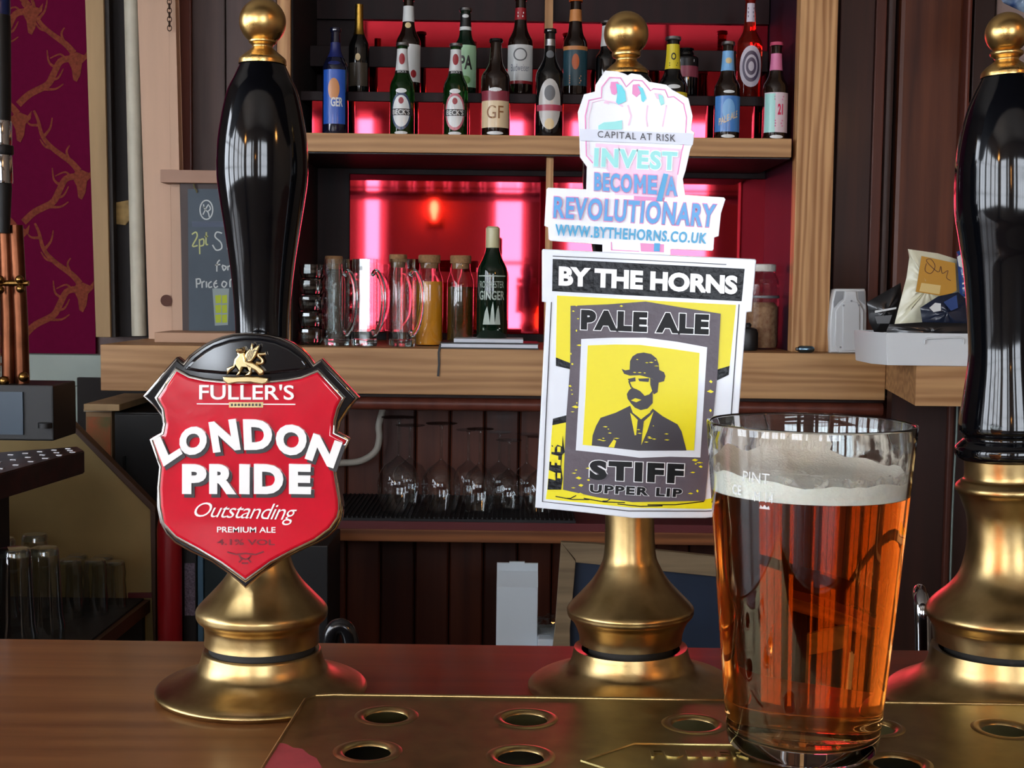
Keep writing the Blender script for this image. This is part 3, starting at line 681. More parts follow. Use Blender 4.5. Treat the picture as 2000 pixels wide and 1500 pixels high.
lay('grey_panel', [(230, 320), (430, 312), (630, 297), (830, 330), (1030, 362), (1012, 700), (985, 960), (945, 1360), (560, 1366), (370, 1340), (190, 1300), (208, 900), (228, 640)], 3, m_pgrey)
lay('name_panel', [(135, 70), (1158, 123), (1142, 296), (132, 242)], 1, m_pblack)
let('BY THE HORNS', [(168, 108), (1122, 160), (1118, 260), (166, 213)], 2, m_pwhite, .05)
let('PALE ALE', [(287, 340), (970, 366), (966, 474), (284, 446)], 4, m_txt, .07, m_pwhite, .03, 1.2)
lay('picture_border', [(287, 497), (450, 490), (630, 490), (800, 512), (958, 541), (940, 830), (922, 1128), (760, 1124), (600, 1130), (430, 1108), (258, 1090), (275, 800)], 4, m_card)
lay('picture_ground', [(322, 531), (470, 526), (600, 528), (760, 548), (918, 571), (905, 830), (888, 1090), (740, 1086), (590, 1092), (440, 1074), (295, 1061), (310, 800)], 5, m_pyel)
lay('hat', [(545, 660), (547, 615), (560, 590), (585, 574), (620, 569), (660, 577), (688, 600), (700, 630), (703, 662), (728, 674), (736, 695), (728, 722), (700, 729), (660, 706), (600, 690), (545, 692), (515, 682), (502, 656), (522, 664)], 6, m_ink)
lay('side_hair', [(655, 704), (700, 728), (694, 780), (674, 792), (664, 770), (655, 740)], 6, m_ink)
lay('moustache', [(558, 756), (580, 764), (600, 774), (625, 800), (650, 792), (668, 770), (668, 838), (640, 868), (604, 876), (572, 862), (552, 840), (534, 815), (530, 790), (542, 770)], 6, m_ink)
lay('lip', [(552, 824), (575, 812), (608, 821), (580, 834)], 7, m_pyel)
lay('brow', [(535, 710), (575, 701), (577, 722), (545, 726)], 6, m_ink); lay('brow', [(590, 708), (650, 706), (646, 726), (597, 722)], 6, m_ink)
lay('face_line', [(537, 722), (545, 722), (556, 750), (566, 758), (550, 756)], 6, m_ink)
lay('suit', [(343, 1064), (348, 1010), (366, 960), (390, 917), (470, 890), (548, 852), (560, 885), (606, 926), (650, 890), (668, 868), (720, 908), (800, 952), (822, 990), (832, 1030), (848, 1091), (590, 1092), (440, 1075)], 6, m_ink)
lay('shirt', [(548, 890), (566, 905), (600, 940), (596, 1004), (572, 1010)], 7, m_pyel); lay('shirt', [(672, 884), (655, 905), (616, 940), (612, 1004), (607, 1062), (640, 985)], 7, m_pyel)
lay('neck', [(552, 862), (600, 882), (650, 872), (655, 888), (606, 924), (562, 890)], 7, m_pyel)
lay('tie', [(588, 930), (622, 926), (612, 1000), (606, 1062), (580, 1004)], 8, m_ink)
lay('pocket_square', [(432, 1072), (460, 1032), (474, 1040), (462, 1076)], 7, m_pyel)
let('STIFF', [(332, 1142), (836, 1162), (831, 1270), (330, 1246)], 4, m_txt, .065, m_pwhite, .03, 1.25)
let('UPPER LIP', [(334, 1272), (826, 1296), (822, 1342), (332, 1316)], 4, m_txt, .045, m_pwhite, .04, 1.2)
fl = []
for k in range(170):
    x = random.uniform(215, 990); y = random.uniform(320, 1340)
    if 270 < x < 950 and 480 < y < 1135 or 275 < x < 980 and 330 < y < 480 or 325 < x < 845 and 1135 < y < 1350: continue
    w, h = random.uniform(6, 40), random.uniform(2, 9)
    fl.append(pxshape(c3([(x, y), (x+w*.5, y-h), (x+w, y+random.uniform(-2, 2)), (x+w*.6, y+h)]), YM-4*.00025, .0002))
o = ob('worn_flecks', join(fl), m_pyel, k2); o['kind'] = 'stuff'
fl = []
for k in range(26):
    x = random.uniform(370, 800); y = random.uniform(930, 1060) if k < 16 else random.uniform(600, 680)
    if k >= 16: x = random.uniform(560, 690)
    w = random.uniform(6, 34); fl.append(pxshape(c3([(x, y), (x+w*.5, y-3), (x+w, y), (x+w*.6, y+3)]), YM-9*.00025, .0002))
o = ob('worn_flecks', join(fl), m_pyel, k2); o['kind'] = 'stuff'
ob('border_line', ribbon(pxloop(c3([(1128, 312), (1100, 700), (1062, 1240), (1048, 1408), (950, 1414), (540, 1413), (300, 1386), (80, 1363), (95, 1000), (128, 300)]), YM), .0005, YM-.0003, .0002), m_ink, k2)
ob('border_line', ribbon(pxloop(c3([(135, 55), (600, 76), (1060, 100)]), YM), .0004, YM-.0003, .0002), m_ink, k2)
m_hook = mat('clip_bracket_black', (16, 16, 17), .4)
hk = PY(1230, 700, YM)
ob('mounting_bracket', box(hk.x-.012, hk.x+.012, YM+.005, .6995, hk.z-.03, hk.z+.03), m_hook, k2)
hk = PY(490, 900, YB1)
ob('mounting_bracket', box(hk.x-.012, hk.x+.012, YB1+.010, .6825, hk.z-.03, hk.z+.02), m_hook, k1)

# ---- fist shaped promotional card standing above it
c2 = crop(1030, 120, 460/1725)
YF = .674
m_holo = mat('white_gloss_card', (226, 229, 236), .16, coat=.4)
m_pink = mat('pink_print', (222, 130, 186), .28, spec=.4); m_pinkl = mat('pale_pink_print', (232, 196, 220), .28, spec=.4)
m_cyan = mat('cyan_print', (88, 206, 220), .28, spec=.4); m_blue = mat('sky_blue_print', (66, 150, 212), .28, spec=.4); m_teal = mat('mint_print', (140, 216, 214), .28, spec=.4)
k3 = thing('promotional_card', 'white raised fist shaped card with pink and blue lettering above the clip', 'card', PY(1235, 500, YF))
def lay3(name, pts, lv, m): return ob(name, pxshape(c2(pts), YF-lv*.00025, .00022), m, k3)
def let3(body, quad, lv, m, bold=.03, outline=None, ow=.03, sp=1.15):
    if outline is not None: ob('letter_outline', text_quad(body, c2(quad), YF-lv*.00025, bold+ow, .0002, 0, bold, sp), outline, k3)
    ob('lettering', text_quad(body, c2(quad), YF-(lv+1)*.00025, bold, .0002, 0, None, sp), m, k3)
ob('card', pxshape(c2([(570, 66), (660, 72), (712, 88), (736, 100), (760, 86), (830, 96), (892, 148), (1020, 170), (1064, 208), (1180, 268), (1212, 400), (1200, 500), (1226, 522), (1215, 600), (1196, 640), (1160, 800), (1140, 860),
     (1156, 975), (1440, 995), (1452, 1010), (1420, 1110), (1402, 1280), (1370, 1290), (1365, 1376), (1355, 1388), (1050, 1376), (1050, 1440), (550, 1420), (550, 1342), (170, 1314), (156, 1302), (152, 1214), (125, 1204), (140, 936), (152, 924), (432, 936), (436, 770),
     (386, 700), (380, 520), (370, 370), (415, 240), (495, 220), (500, 170)]), YF, .002, .0003), m_holo, k3)
ink_ol = [(480, 745), (432, 690), (424, 400), (450, 285), (542, 266), (545, 190), (600, 118), (682, 122), (724, 186), (775, 136), (842, 142), (902, 216), (922, 200), (1008, 208), (1030, 262), (1072, 258), (1144, 312), (1166, 410), (1156, 560), (1130, 660), (1100, 830)]
ob('pink_outline', ribbon(pxloop(c2(ink_ol), YF), .0006, YF-.0004, .0002), m_pink, k3)
ob('pink_outline', ribbon(pxloop(c2([(500, 720), (452, 680), (446, 420), (474, 300), (560, 280)]), YF), .0004, YF-.0004, .0002), m_pinkl, k3)
for a, b, cx in ((560, 700, 0), (745, 880, 0), (900, 1010, 0)):
    pass
lay3('finger_shade', [(612, 150), (660, 148), (690, 200), (640, 246), (618, 236), (606, 190)], 2, m_pink); lay3('finger_highlight', [(650, 160), (690, 176), (716, 220), (724, 290), (668, 316), (650, 300), (660, 240)], 3, m_cyan)
lay3('finger_shade', [(772, 170), (820, 164), (844, 214), (800, 262), (768, 236)], 2, m_pink); lay3('finger_highlight', [(808, 176), (846, 196), (872, 270), (850, 300), (836, 286), (830, 230)], 3, m_cyan)
lay3('finger_shade', [(930, 232), (980, 236), (1000, 262), (950, 276)], 2, m_pinkl); lay3('finger_highlight', [(960, 240), (992, 250), (1004, 310), (980, 322), (968, 290)], 3, m_teal)
for pts in ([(566, 290), (640, 300), (700, 330)], [(735, 320), (760, 400), (740, 470)], [(880, 320), (870, 420), (880, 480)], [(1020, 320), (1000, 420), (990, 480)], [(600, 310), (560, 300)]):
    ob('finger_line', ribbon(pxloop(c2(pts), YF), .0008, YF-.0005, .0002), m_pinkl, k3)
lay3('mint_patch', [(520, 470), (560, 446), (640, 440), (694, 430), (694, 498), (520, 500)], 2, m_teal)
lay3('wrist_fill', [(500, 600), (1130, 640), (1100, 830), (1086, 1000), (640, 975), (640, 860), (500, 700)], 1, m_pinkl)
lay3('disclaimer_strip', [(384, 494), (1220, 526), (1212, 612), (384, 580)], 3, mat('pale_strip', (206, 212, 226), .28, spec=.4))
let3('CAPITAL AT RISK', [(515, 508), (1085, 535), (1085, 588), (515, 556)], 4, m_ink, .0)
let3('INVEST', [(492, 632), (1100, 662), (1094, 800), (486, 770)], 3, m_teal, .045, m_holo, .04)
let3('BECO', [(492, 812), (766, 826), (764, 963), (490, 946)], 3, m_blue, .04, m_pink, .03)
let3('E', [(884, 832), (950, 835), (948, 975), (882, 970)], 3, m_blue, .04, m_pink, .03)
lay3('letter_outline', [(776, 822), (806, 822), (826, 878), (846, 825), (874, 826), (874, 974), (840, 972), (840, 912), (828, 938), (822, 938), (810, 910), (810, 970), (776, 968)], 3, m_pink)
lay3('lettering', [(782, 828), (802, 829), (826, 894), (849, 831), (868, 832), (868, 968), (846, 967), (846, 888), (830, 926), (821, 926), (804, 886), (804, 965), (782, 963)], 4, m_blue)
let3('A', [(1018, 842), (1092, 845), (1098, 986), (1014, 980)], 3, m_blue, .045, m_pink, .03)
lay3('blue_slash', [(998, 820), (1032, 826), (986, 1024), (944, 1022)], 6, mat('strong_blue_print', (30, 150, 206), .28, spec=.4))
lay3('pink_band', [(780, 985), (1010, 998), (1000, 1024), (780, 1012)], 2, m_pink)
let3('REVOLUTIONARY', [(196, 988), (1386, 1046), (1366, 1216), (190, 1146)], 4, m_blue, .032, m_pink, .03)
let3('WWW.BYTHEHORNS.CO.UK', [(205, 1190), (1320, 1256), (1310, 1336), (205, 1276)], 4, mat('deep_cyan_print', (34, 152, 200), .28, spec=.4), .03)
lay3('pink_stem_print', [(826, 1330), (1002, 1340), (1000, 1398), (832, 1392)], 1, m_pink); lay3('blue_stem_print', [(930, 1330), (972, 1332), (968, 1392), (926, 1390)], 2, MATS['strong_blue_print'])
lay3('pink_stem_line', [(612, 1322), (618, 1322), (622, 1378), (820, 1388), (820, 1394), (612, 1384)], 1, m_pink)
hk = PY(1235, 470, YF)
ob('card_stay', box(hk.x-.009, hk.x+.009, YF+.002, .695, hk.z-.012, hk.z+.012), m_hook, k3)

# ---- pint of amber ale
YP = .565
pc = PY(1566, 1457, YP); pc.z = TRAY_Z
pg = thing('pint_glass', 'straight pint glass of amber ale with white foam head on the drip tray', 'pint of beer', pc)
s_ = YP/F
prz = PY(1569, 828, YP).z-TRAY_Z                      # rim height
zof = lambda py: PY(1566, py, YP).z-TRAY_Z
def router(z):
    t = min(max(z/prz, 0), 1); return (.0318+(.0441-.0318)*t**.92)
wall = .0016
m_glass = bpy.data.materials.new('clear_glass'); m_glass.use_nodes = True; nt = m_glass.node_tree; nt.nodes.clear()
g_ = nt.nodes.new('ShaderNodeBsdfGlass'); g_.inputs['IOR'].default_value = 1.5; g_.inputs['Roughness'].default_value = 0; g_.inputs['Color'].default_value = (.97, .985, .98, 1)
o_ = nt.nodes.new('ShaderNodeOutputMaterial'); nt.links.new(g_.outputs[0], o_.inputs[0])
m_beer = bpy.data.materials.new('amber_ale'); m_beer.use_nodes = True; nt = m_beer.node_tree; nt.nodes.clear()
g_ = nt.nodes.new('ShaderNodeBsdfGlass'); g_.inputs['IOR'].default_value = 1.33/1.5; g_.inputs['Roughness'].default_value = 0; g_.inputs['Color'].default_value = (1, 1, 1, 1)
va = nt.nodes.new('ShaderNodeVolumeAbsorption'); va.inputs['Color'].default_value = (.915, .565, .05, 1); va.inputs['Density'].default_value = 52
o_ = nt.nodes.new('ShaderNodeOutputMaterial'); nt.links.new(g_.outputs[0], o_.inputs['Surface']); nt.links.new(va.outputs[0], o_.inputs['Volume'])
zfoam0 = zof(958); zfoam1 = zof(928); zb = .0065
N = 24
outer_p = [(0, .0012), (.022, .0008), (.0285, .0004), (.0305, .0012)]+[(router(.003+(prz-.003)*i/N), .003+(prz-.003)*i/N) for i in range(N+1)]
rim = [(router(prz)-.0002, prz+.0007), (router(prz)-.0009, prz+.0010), (router(prz)-.0016, prz+.0005)]
inner_up = [(router(prz-(prz-zfoam0)*i/8)-wall, prz-(prz-zfoam0)*i/8) for i in range(9)]
ob('glass', lathe(outer_p+rim+inner_up, 72, angle=60), m_glass, pg, (0, 0, 0))
beer_p = [(0, zb), (router(zb)*.7, zb+.0002), (router(zb)-.006, zb+.0012), (router(zb+.005)-wall-.0006, zb+.004)]+[(router(z)-wall, z) for z in [zb+.008+(zfoam0-zb-.008)*i/12 for i in range(13)]]+[(0, zfoam0)]
ob('ale', lathe(beer_p, 72, angle=60), m_beer, pg, (0, 0, 0))
m_foam = mat('beer_foam', (250, 243, 230), .75, var=.04, vscale=400, bump=.3, bscale=900)
MATS['beer_foam'].node_tree.nodes['Principled BSDF'].inputs['Subsurface Weight'].default_value = .4
MATS['beer_foam'].node_tree.nodes['Principled BSDF'].inputs['Subsurface Radius'].default_value = (.004, .0035, .003)
# foam head: a disc with a lumpy top that climbs the wall unevenly
vs_, fs = [], []; SEG, RI = 72, 10
def foam_top(a, k):
    lift = .5+.5*sin(a-.4)                        # higher at the far wall
    return zfoam1+(.0028*k**6*(.25+.75*lift)*(1+.6*sin(5*a+1)+.5*sin(11*a))+.006*k**8*lift**2)+random.uniform(-.0003, .0003)
for j in range(RI+1):
    k = j/RI
    for i in range(SEG):
        a = 2*pi*i/SEG; z = foam_top(a, k); r = (router(z)-wall-.0002)*k; vs_.append((r*cos(a), r*sin(a), z))
for j in range(RI):
    for i in range(SEG): fs.append((j*SEG+i, j*SEG+(i+1) % SEG, (j+1)*SEG+(i+1) % SEG, (j+1)*SEG+i))
b0 = len(vs_)
for i in range(SEG): a = 2*pi*i/SEG; r = router(zfoam0)-wall-.0002; vs_.append((r*cos(a), r*sin(a), zfoam0+.0001))
for i in range(SEG): fs.append((RI*SEG+i, RI*SEG+(i+1) % SEG, b0+(i+1) % SEG, b0+i))
fs.append(tuple(b0+i for i in reversed(range(SEG))))
bm = bmesh.new()
me = bpy.data.meshes.new('m'); me.from_pydata(vs_, [], fs); bm.from_mesh(me); bmesh.ops.remove_doubles(bm, verts=bm.verts, dist=1e-5)
ob('foam_head', from_bm(bm, True, 60), m_foam, pg, (0, 0, 0))
# lacing left on the glass above the head
vs_, fs = [], []; SEG = 160
for i in range(SEG+1):
    a = 2*pi*i/SEG
    back = .5+.5*sin(a)
    h = .004+.012*back*(.6+.4*sin(3*a+.6))+.0035*sin(17*a)*back+.002*sin(41*a+1)*back+.001*random.uniform(-1, 1)
    for z in (zfoam1-.003, zfoam1+max(h, .001)*.6, zfoam1+max(h, .001)):
        r = router(z)-wall-.00025; vs_.append((r*cos(a), r*sin(a), z))
for i in range(SEG):
    for q in (0, 1): fs.append((3*i+q, 3*i+3+q, 3*i+4+q, 3*i+1+q))
m_lace = bpy.data.materials.new('foam_lacing'); m_lace.use_nodes = True; nt = m_lace.node_tree; b = nt.nodes['Principled BSDF']
b.inputs['Base Color'].default_value = (*srgb((225, 215, 200)), 1); b.inputs['Roughness'].default_value = .7
n_ = nt.nodes.new('ShaderNodeTexNoise'); n_.inputs['Scale'].default_value = 190; n_.inputs['Detail'].default_value = 4
tc_ = nt.nodes.new('ShaderNodeTexCoord'); nt.links.new(tc_.outputs['Object'], n_.inputs['Vector'])
r_ = nt.nodes.new('ShaderNodeValToRGB'); r_.color_ramp.elements[0].position = .44; r_.color_ramp.elements[1].position = .62
r_.color_ramp.elements[1].color = (.7, .7, .7, 1)
nt.links.new(n_.outputs[0], r_.inputs[0]); nt.links.new(r_.outputs[0], b.inputs['Alpha'])
ob('foam_lacing', mesh_from(vs_, fs, True, None), m_lace, pg, (0, 0, 0))
# measure mark printed on the glass
m_mark = mat('white_glass_print', (226, 226, 224), .5, alpha=.5)
def mark(body, px, py, w, h, bold=0):
    me = text_plain(body, w, h, bold, .00008); z = zof(py); a = math.asin(max(-1, min(1, (px-1567)*s_/router(z))))
    for v in me.vertices: v.co.z += z; v.co.x += a*router(z)
    wrap(me, lambda q: router(q)+.00015); ob('measure_mark', me, m_mark, pg, (0, 0, 0))
mark('PINT', 1434, 914, .0125, .0042); mark('CE', 1406, 942, .0052, .0042, .02); mark('M 14', 1448, 949, .0085, .0042); ob('measure_mark', wrap(shape([[((1442-1567)*s_+dx*.0006, zof(968)+dz*.0006) for dx, dz in ((-4, -1), (-3, 1.6), (-1.6, .2), (0, 2), (1.6, .2), (3, 1.6), (4, -1))]], .00008), lambda q: router(q)+.00015), m_mark, pg, (0, 0, 0))
# ================================================================= BOTTLES ON THE STEPPED SHELF
m_brown = mat('brown_bottle_glass', (26, 13, 8), .06, spec=.7, coat=.5)
m_blackglass = mat('black_bottle_glass', (10, 11, 12), .07, spec=.7, coat=.5)
m_green = mat('green_bottle_glass', (30, 92, 34), .03, trans=.85, ior=1.45)
m_dgreen = mat('dark_green_bottle_glass', (16, 40, 26), .06, trans=.35, ior=1.45, coat=.4)
m_cider = mat('red_cider_bottle', (220, 60, 40), .04, trans=.9, ior=1.4)
m_bluegl = mat('blue_black_bottle_glass', (14, 18, 40), .07, spec=.7, coat=.5)
def lab(name, c, rough=.4): return mat(name, c, rough, coat=.25)
m_silver = mat('silver_foil', (190, 192, 195), .3, metal=1)
class Bottle:
    """longneck bottle; H tall, R body radius, rn neck radius"""
    def __init__(s, name, label, px, pyb, pyt, hw, Y, zbase, glass, cap=None, rn=.4, sh=(.56, .76), cat='bottle', group='bottles on the stepped shelf', mould=True):
        p = PY(px, pyb, Y); s.root = thing(name, label, cat, (p.x, Y, zbase+.0003), group)
        s.H = (pyb-pyt)*S(Y); s.R = hw*S(Y); H, R = s.H, s.R; s.rn = R*rn
        z0, z1 = sh[0]*H, sh[1]*H
        key = [(z0, R), (z0+(z1-z0)*.3, R*.93), (z0+(z1-z0)*.65, R*.66), (z1, s.rn*1.25), (z1+(H-z1)*.5, s.rn*1.04), (H*.955, s.rn)]
        s.key = [(q[0], q[1]) for q in spline(key, 4)]
        prof = [(0, .001), (R*.8, .0), (R*.95, .001), (R, .005)]+[(r, z) for z, r in s.key]
        prof += [(s.rn*1.12, H*.957), (s.rn*1.12, H*.975), (s.rn*.95, H*.98), (0, H*.98)]
        ob('glass', lathe(prof, 28), glass, s.root, (0, 0, 0))
        if cap: ob('cap', lathe([(s.rn*1.2, H*.962), (s.rn*1.28, H*.97), (s.rn*1.2, H*.995), (s.rn*.8, H), (0, H)], 20), cap, s.root, (0, 0, 0))
    def rad(s, z, d=.0006):
        if z <= s.key[0][0]: return s.R+d
        for (a, ra), (b, rb) in zip(s.key, s.key[1:]):
            if z <= b: return ra+(rb-ra)*(z-a)/(b-a)+d
        return s.key[-1][1]+d
    def label(s, f0, f1, m, ang=1.25, name='label', d=.0006):
        return ob(name, patch(lambda z: s.rad(z, d), f0*s.H, f1*s.H, -ang, ang, 14, 8), m, s.root, (0, 0, 0))
    def oval(s, f, w, h, m, inner=0, d=.0009, name='label'):
        return ob(name, disc_patch(lambda z: s.rad(z, d), f*s.H, w*s.R, h*s.H, inner=inner), m, s.root, (0, 0, 0))
    def text(s, body, f, w, h, m, bold=.02, x=0, d=.0011, name='lettering', par=None):
        me = text_plain(body, w*s.R, h*s.H, bold, .0001)
        for v in me.vertices: v.co.z += f*s.H; v.co.x += x*s.R
        return ob(name, wrap(me, lambda z: s.rad(z, d)), m, par or s.root, (0, 0, 0))
    def lines(s, f, w, n, h, m, x=0, name='print_line'):
        for k in range(n):
            q = wrap(shape([[((x-w/2)*s.R, f*s.H-k*h*1.9*s.H), ((x+w/2*(1-.2*(k % 2)))*s.R, f*s.H-k*h*1.9*s.H), ((x+w/2*(1-.2*(k % 2)))*s.R, (f+h-k*h*1.9)*s.H), ((x-w/2)*s.R, (f+h-k*h*1.9)*s.H)]], .0001), lambda z: s.rad(z, .0014))
            ob(name, q, m, s.root, (0, 0, 0))
YF1, YF2 = 3.125, 3.235
ZSb, ZSc = ZS, Z1
white = lab('label_white', (214, 216, 214)); m_redl = lab('label_red', (150, 24, 34)); m_blackl = lab('label_black', (18, 18, 20))
# --- front row
b = Bottle('beer_bottle', 'dark bottle with bright blue label at the left end of the bottle shelf', 655, 258, 52, 25, YF1, ZSb, m_bluegl, m_bluegl, .34, (.6, .78))
b.label(.10, .60, lab('label_blue', (34, 86, 180)), .95); b.oval(.42, .9, .2, lab('label_orange', (200, 130, 70)), name='crest'); b.text('GER', .30, .95, .085, white, .03, .25)
b.label(.72, .86, lab('label_navy', (24, 34, 92)), 1.4, 'neck_label'); b.oval(.66, 1.0, .035, lab('label_navy', 0), name='shoulder_label')
def becks(px, ring, ringname, desc):
    b = Bottle('beer_bottle', desc, px, 260, 81, 24, YF1, ZSb, m_green, m_silver, .42, (.5, .72))
    b.label(.70, .93, white, 1.3, 'neck_label'); b.oval(.82, .5, .12, m_redl, name='neck_crest'); b.label(.665, .705, m_blackl, 1.3, 'neck_band')
    b.text("BECK'S", .685, .75, .025, white, .0)
    b.oval(.26, 1.72, .40, ring, name='label'); b.oval(.26, 1.45, .335, white, d=.0011, name='label_centre'); b.oval(.37, .42, .07, m_redl, d=.0014, name='key_crest')
    b.label(.215, .285, m_blackl, 1.0, 'name_band', .0013); b.text("BECK'S", .25, 1.45, .055, white, .02, 0, .0016)
    b.oval(.475, .9, .05, white, name='shoulder_print'); b.oval(.03, 1.1, .035, white, name='foot_print')
    return b
becks(785, lab('label_ring_navy', (40, 62, 92)), '', 'green bottle with a navy ringed oval label, left of the two matching green bottles')
becks(889, lab('label_ring_pink', (188, 96, 110)), '', 'green bottle with a pink ringed oval label, right of the two matching green bottles')
b = Bottle('beer_bottle', 'brown bottle with cream and maroon GF label', 967, 261, 72, 28, YF1, ZSb, m_brown, m_blackglass, .38, (.58, .76))
gl = b.label(.09, .42, lab('label_cream', (224, 200, 160)), 1.15); b.label(.36, .46, lab('label_maroon', (136, 46, 62)), 1.15, 'label_band', .0009)
b.text('GF', .245, 1.2, .13, lab('label_bronze', (140, 92, 48)), .0); b.oval(.47, .9, .04, white, name='shoulder_print'); b.oval(.035, 1.2, .035, white, name='foot_print')
b = Bottle('beer_bottle', 'dark bottle with a silver bell shaped label and red ribbon', 1072, 263, 54, 27, YF1, ZSb, m_blackglass, m_blackglass, .36, (.55, .74))
b.oval(.30, 1.75, .46, lab('label_silver', (190, 186, 180), .3)); b.label(.24, .295, lab('label_rose', (176, 60, 84)), 1.05, 'ribbon', .0012); b.oval(.40, .8, .14, lab('label_grey', (96, 98, 100)), d=.0012, name='figure_print')
b.oval(.12, .7, .1, lab('label_pale_gold', (214, 190, 140)), d=.0012, name='gold_print'); b.label(.84, .9, m_silver, 1.2, 'neck_foil'); b.oval(.76, .6, .07, lab('label_grey', 0), name='neck_crest')
b = Bottle('beer_bottle', 'dark bottle with a yellow neck label half behind the fist card', 1311, 267, 70, 29, YF1, ZSb, m_blackglass, m_silver, .42, (.5, .68))
b.label(.68, .92, lab('label_yellow', (222, 200, 40)), 1.4, 'neck_label'); b.oval(.80, .34, .07, m_blackl, .6, name='script_mark'); b.lines(.73, .6, 2, .012, m_blackl); b.label(.15, .45, lab('label_yellow', 0), 1.2); b.oval(.5, .9, .04, white, name='shoulder_print')
b = Bottle('beer_bottle', 'brown bottle with sky blue label crossed by a cream diagonal band', 1418, 270, 81, 25, YF1, ZSb, m_brown, m_silver, .42, (.5, .7))
b.label(.08, .44, lab('label_cornflower', (70, 130, 200)), 1.2); b.oval(.30, 1.0, .22, lab('label_light_blue', (120, 176, 224)), name='moon_print'); b.label(.70, .90, lab('label_light_blue', 0), 1.4, 'neck_label')
t_ = b.text('PALE ALE', .22, 1.55, .07, lab('label_cream', 0), .02, 0, .0014)
for v in t_.data.vertices: v.co.z += v.co.x*.45
b.oval(.80, .5, .06, lab('label_pale_gold', 0), name='neck_print'); b.oval(.48, .9, .03, white, name='shoulder_print'); b.oval(.035, 1.1, .035, white, name='foot_print')
b = Bottle('beer_bottle', 'dark bottle with pale pink and mint label at the right end of the shelf', 1512, 271, 82, 24, YF1, ZSb, m_brown, lab('cap_pink', (200, 80, 110)), .42, (.52, .7))
b.label(.08, .48, lab('label_pale_pink', (214, 196, 204)), 1.15); b.label(.08, .47, lab('label_mint', (160, 214, 206)), .45, 'mint_half', .0009).rotation_euler = (0, 0, -.62); b.label(.71, .88, lab('label_pink', (214, 120, 160)), 1.4, 'neck_label')
b.text('21', .31, .45, .11, lab('label_hot_pink', (214, 40, 90)), .04, .25, .0014); b.lines(.43, .8, 2, .014, lab('label_pink', 0), .15); b.lines(.19, .7, 3, .014, lab('label_pink', 0), .15)
b.oval(.035, 1.1, .035, white, name='foot_print')
# --- back row on the step
b = Bottle('sparkling_wine_bottle', 'black bottle with a gold foil neck in the back row', 701, 184, 14, 20, YF2, ZSc, m_blackglass, None, .33, (.5, .7))
b.label(.66, 1.0, mat('gold_foil', (196, 156, 70), .3, metal=1, bump=.3, bscale=400), pi, 'foil', .0012); b.label(.08, .34, lab('label_sepia', (70, 62, 50)), 1.0); b.oval(.40, .5, .08, lab('label_pale_gold', 0), name='crest')
b = Bottle('beer_bottle', 'brown bottle with tilted white label in the back row behind the navy ringed bottle', 797, 188, 2, 24, YF2, ZSc, m_brown, m_silver, .40, (.5, .7))
b.label(.74, .90, white, 1.4, 'neck_label'); b.oval(.70, .5, .06, lab('label_pale_gold', 0), name='neck_crest'); b.label(.12, .50, white, .8).rotation_euler = (0, 0, .5); b.oval(.2, .5, .08, m_redl, d=.0012, name='red_print').rotation_euler = (0, 0, .5)
b = Bottle('beer_bottle', 'dark green bottle with mint IPA label in the back row behind the pink ringed bottle', 908, 188, 22, 23, YF2, ZSc, m_dgreen, m_silver, .42, (.52, .7))
b.label(.78, .93, m_blackl, 1.4, 'neck_label'); b.oval(.9, .6, .04, white, name='neck_print'); b.label(.74, .78, white, 1.4, 'neck_band'); b.label(.08, .56, lab('label_sage', (160, 200, 160)), 1.15); b.text('IPA', .36, 1.3, .16, m_blackl, .03)
b.oval(.16, 1.0, .1, lab('label_leaf', (90, 140, 70)), d=.0012, name='hop_print')
b = Bottle('beer_bottle', 'brown bottle with white script label and red neck label in the back row', 1015, 189, 0, 25, YF2, ZSc, m_brown, m_redl, .40, (.5, .7))
b.label(.76, .88, m_redl, 1.4, 'neck_label'); b.lines(.82, .5, 2, .018, white); b.label(.12, .50, white, 1.2); b.label(.11, .14, m_redl, 1.2, 'label_band', .0009); b.oval(.40, 1.1, .13, lab('label_grey', 0), .8, .0012, 'medallion')
b.text('Budweiser', .27, 1.5, .07, lab('label_steel_blue', (70, 86, 110)), -.01)
b = Bottle('beer_bottle', 'dark bottle with teal label, orange emblem and orange cap in the back row', 1122, 188, 1, 24, YF2, ZSc, m_brown, lab('cap_orange', (196, 90, 30)), .44, (.5, .7))
b.label(.76, .88, lab('label_orange', 0), 1.4, 'neck_label'); b.label(.10, .50, lab('label_teal', (32, 72, 84)), 1.2); b.oval(.34, .6, .16, lab('cap_orange', 0), name='emblem'); b.lines(.19, 1.0, 4, .012, lab('label_orange', 0)); b.label(.46, .5, lab('label_orange', 0), 1.2, 'label_band', .0009)
b = Bottle('beer_bottle', 'dark bottle with white neck label behind the middle brass ball', 1184, 190, 45, 23, YF2, ZSc, m_blackglass, m_silver, .44, (.48, .66))
b.label(.66, .93, white, 1.4, 'neck_label'); b.oval(.82, .4, .06, m_redl, .5, d=.001, name='neck_crest')
b = Bottle('beer_bottle', 'short dark bottle with black and dusty pink label behind the yellow necked bottle', 1338, 191, 96, 24, YF2, ZSc, m_blackglass, m_blackglass, .5, (.78, .9))
b.label(.40, .78, lab('label_dusty_pink', (150, 66, 84)), 1.2); b.label(.62, .80, m_blackl, 1.2, 'label_band', .0009); b.lines(.70, 1.2, 1, .05, white)
b = Bottle('cider_bottle', 'tall clear bottle of red cider with round etched white label', 1461, 200, 4, 25, YF2, ZSc, m_cider, lab('cap_pink', 0), .38, (.5, .68))
b.oval(.30, 1.9, .40, lab('label_pearl', (206, 196, 206))); b.oval(.30, 1.4, .30, lab('label_plum', (84, 70, 92)), .75, .0012, 'ring_print'); b.oval(.30, .8, .17, lab('label_plum', 0), .55, .0012, 'figure_print')
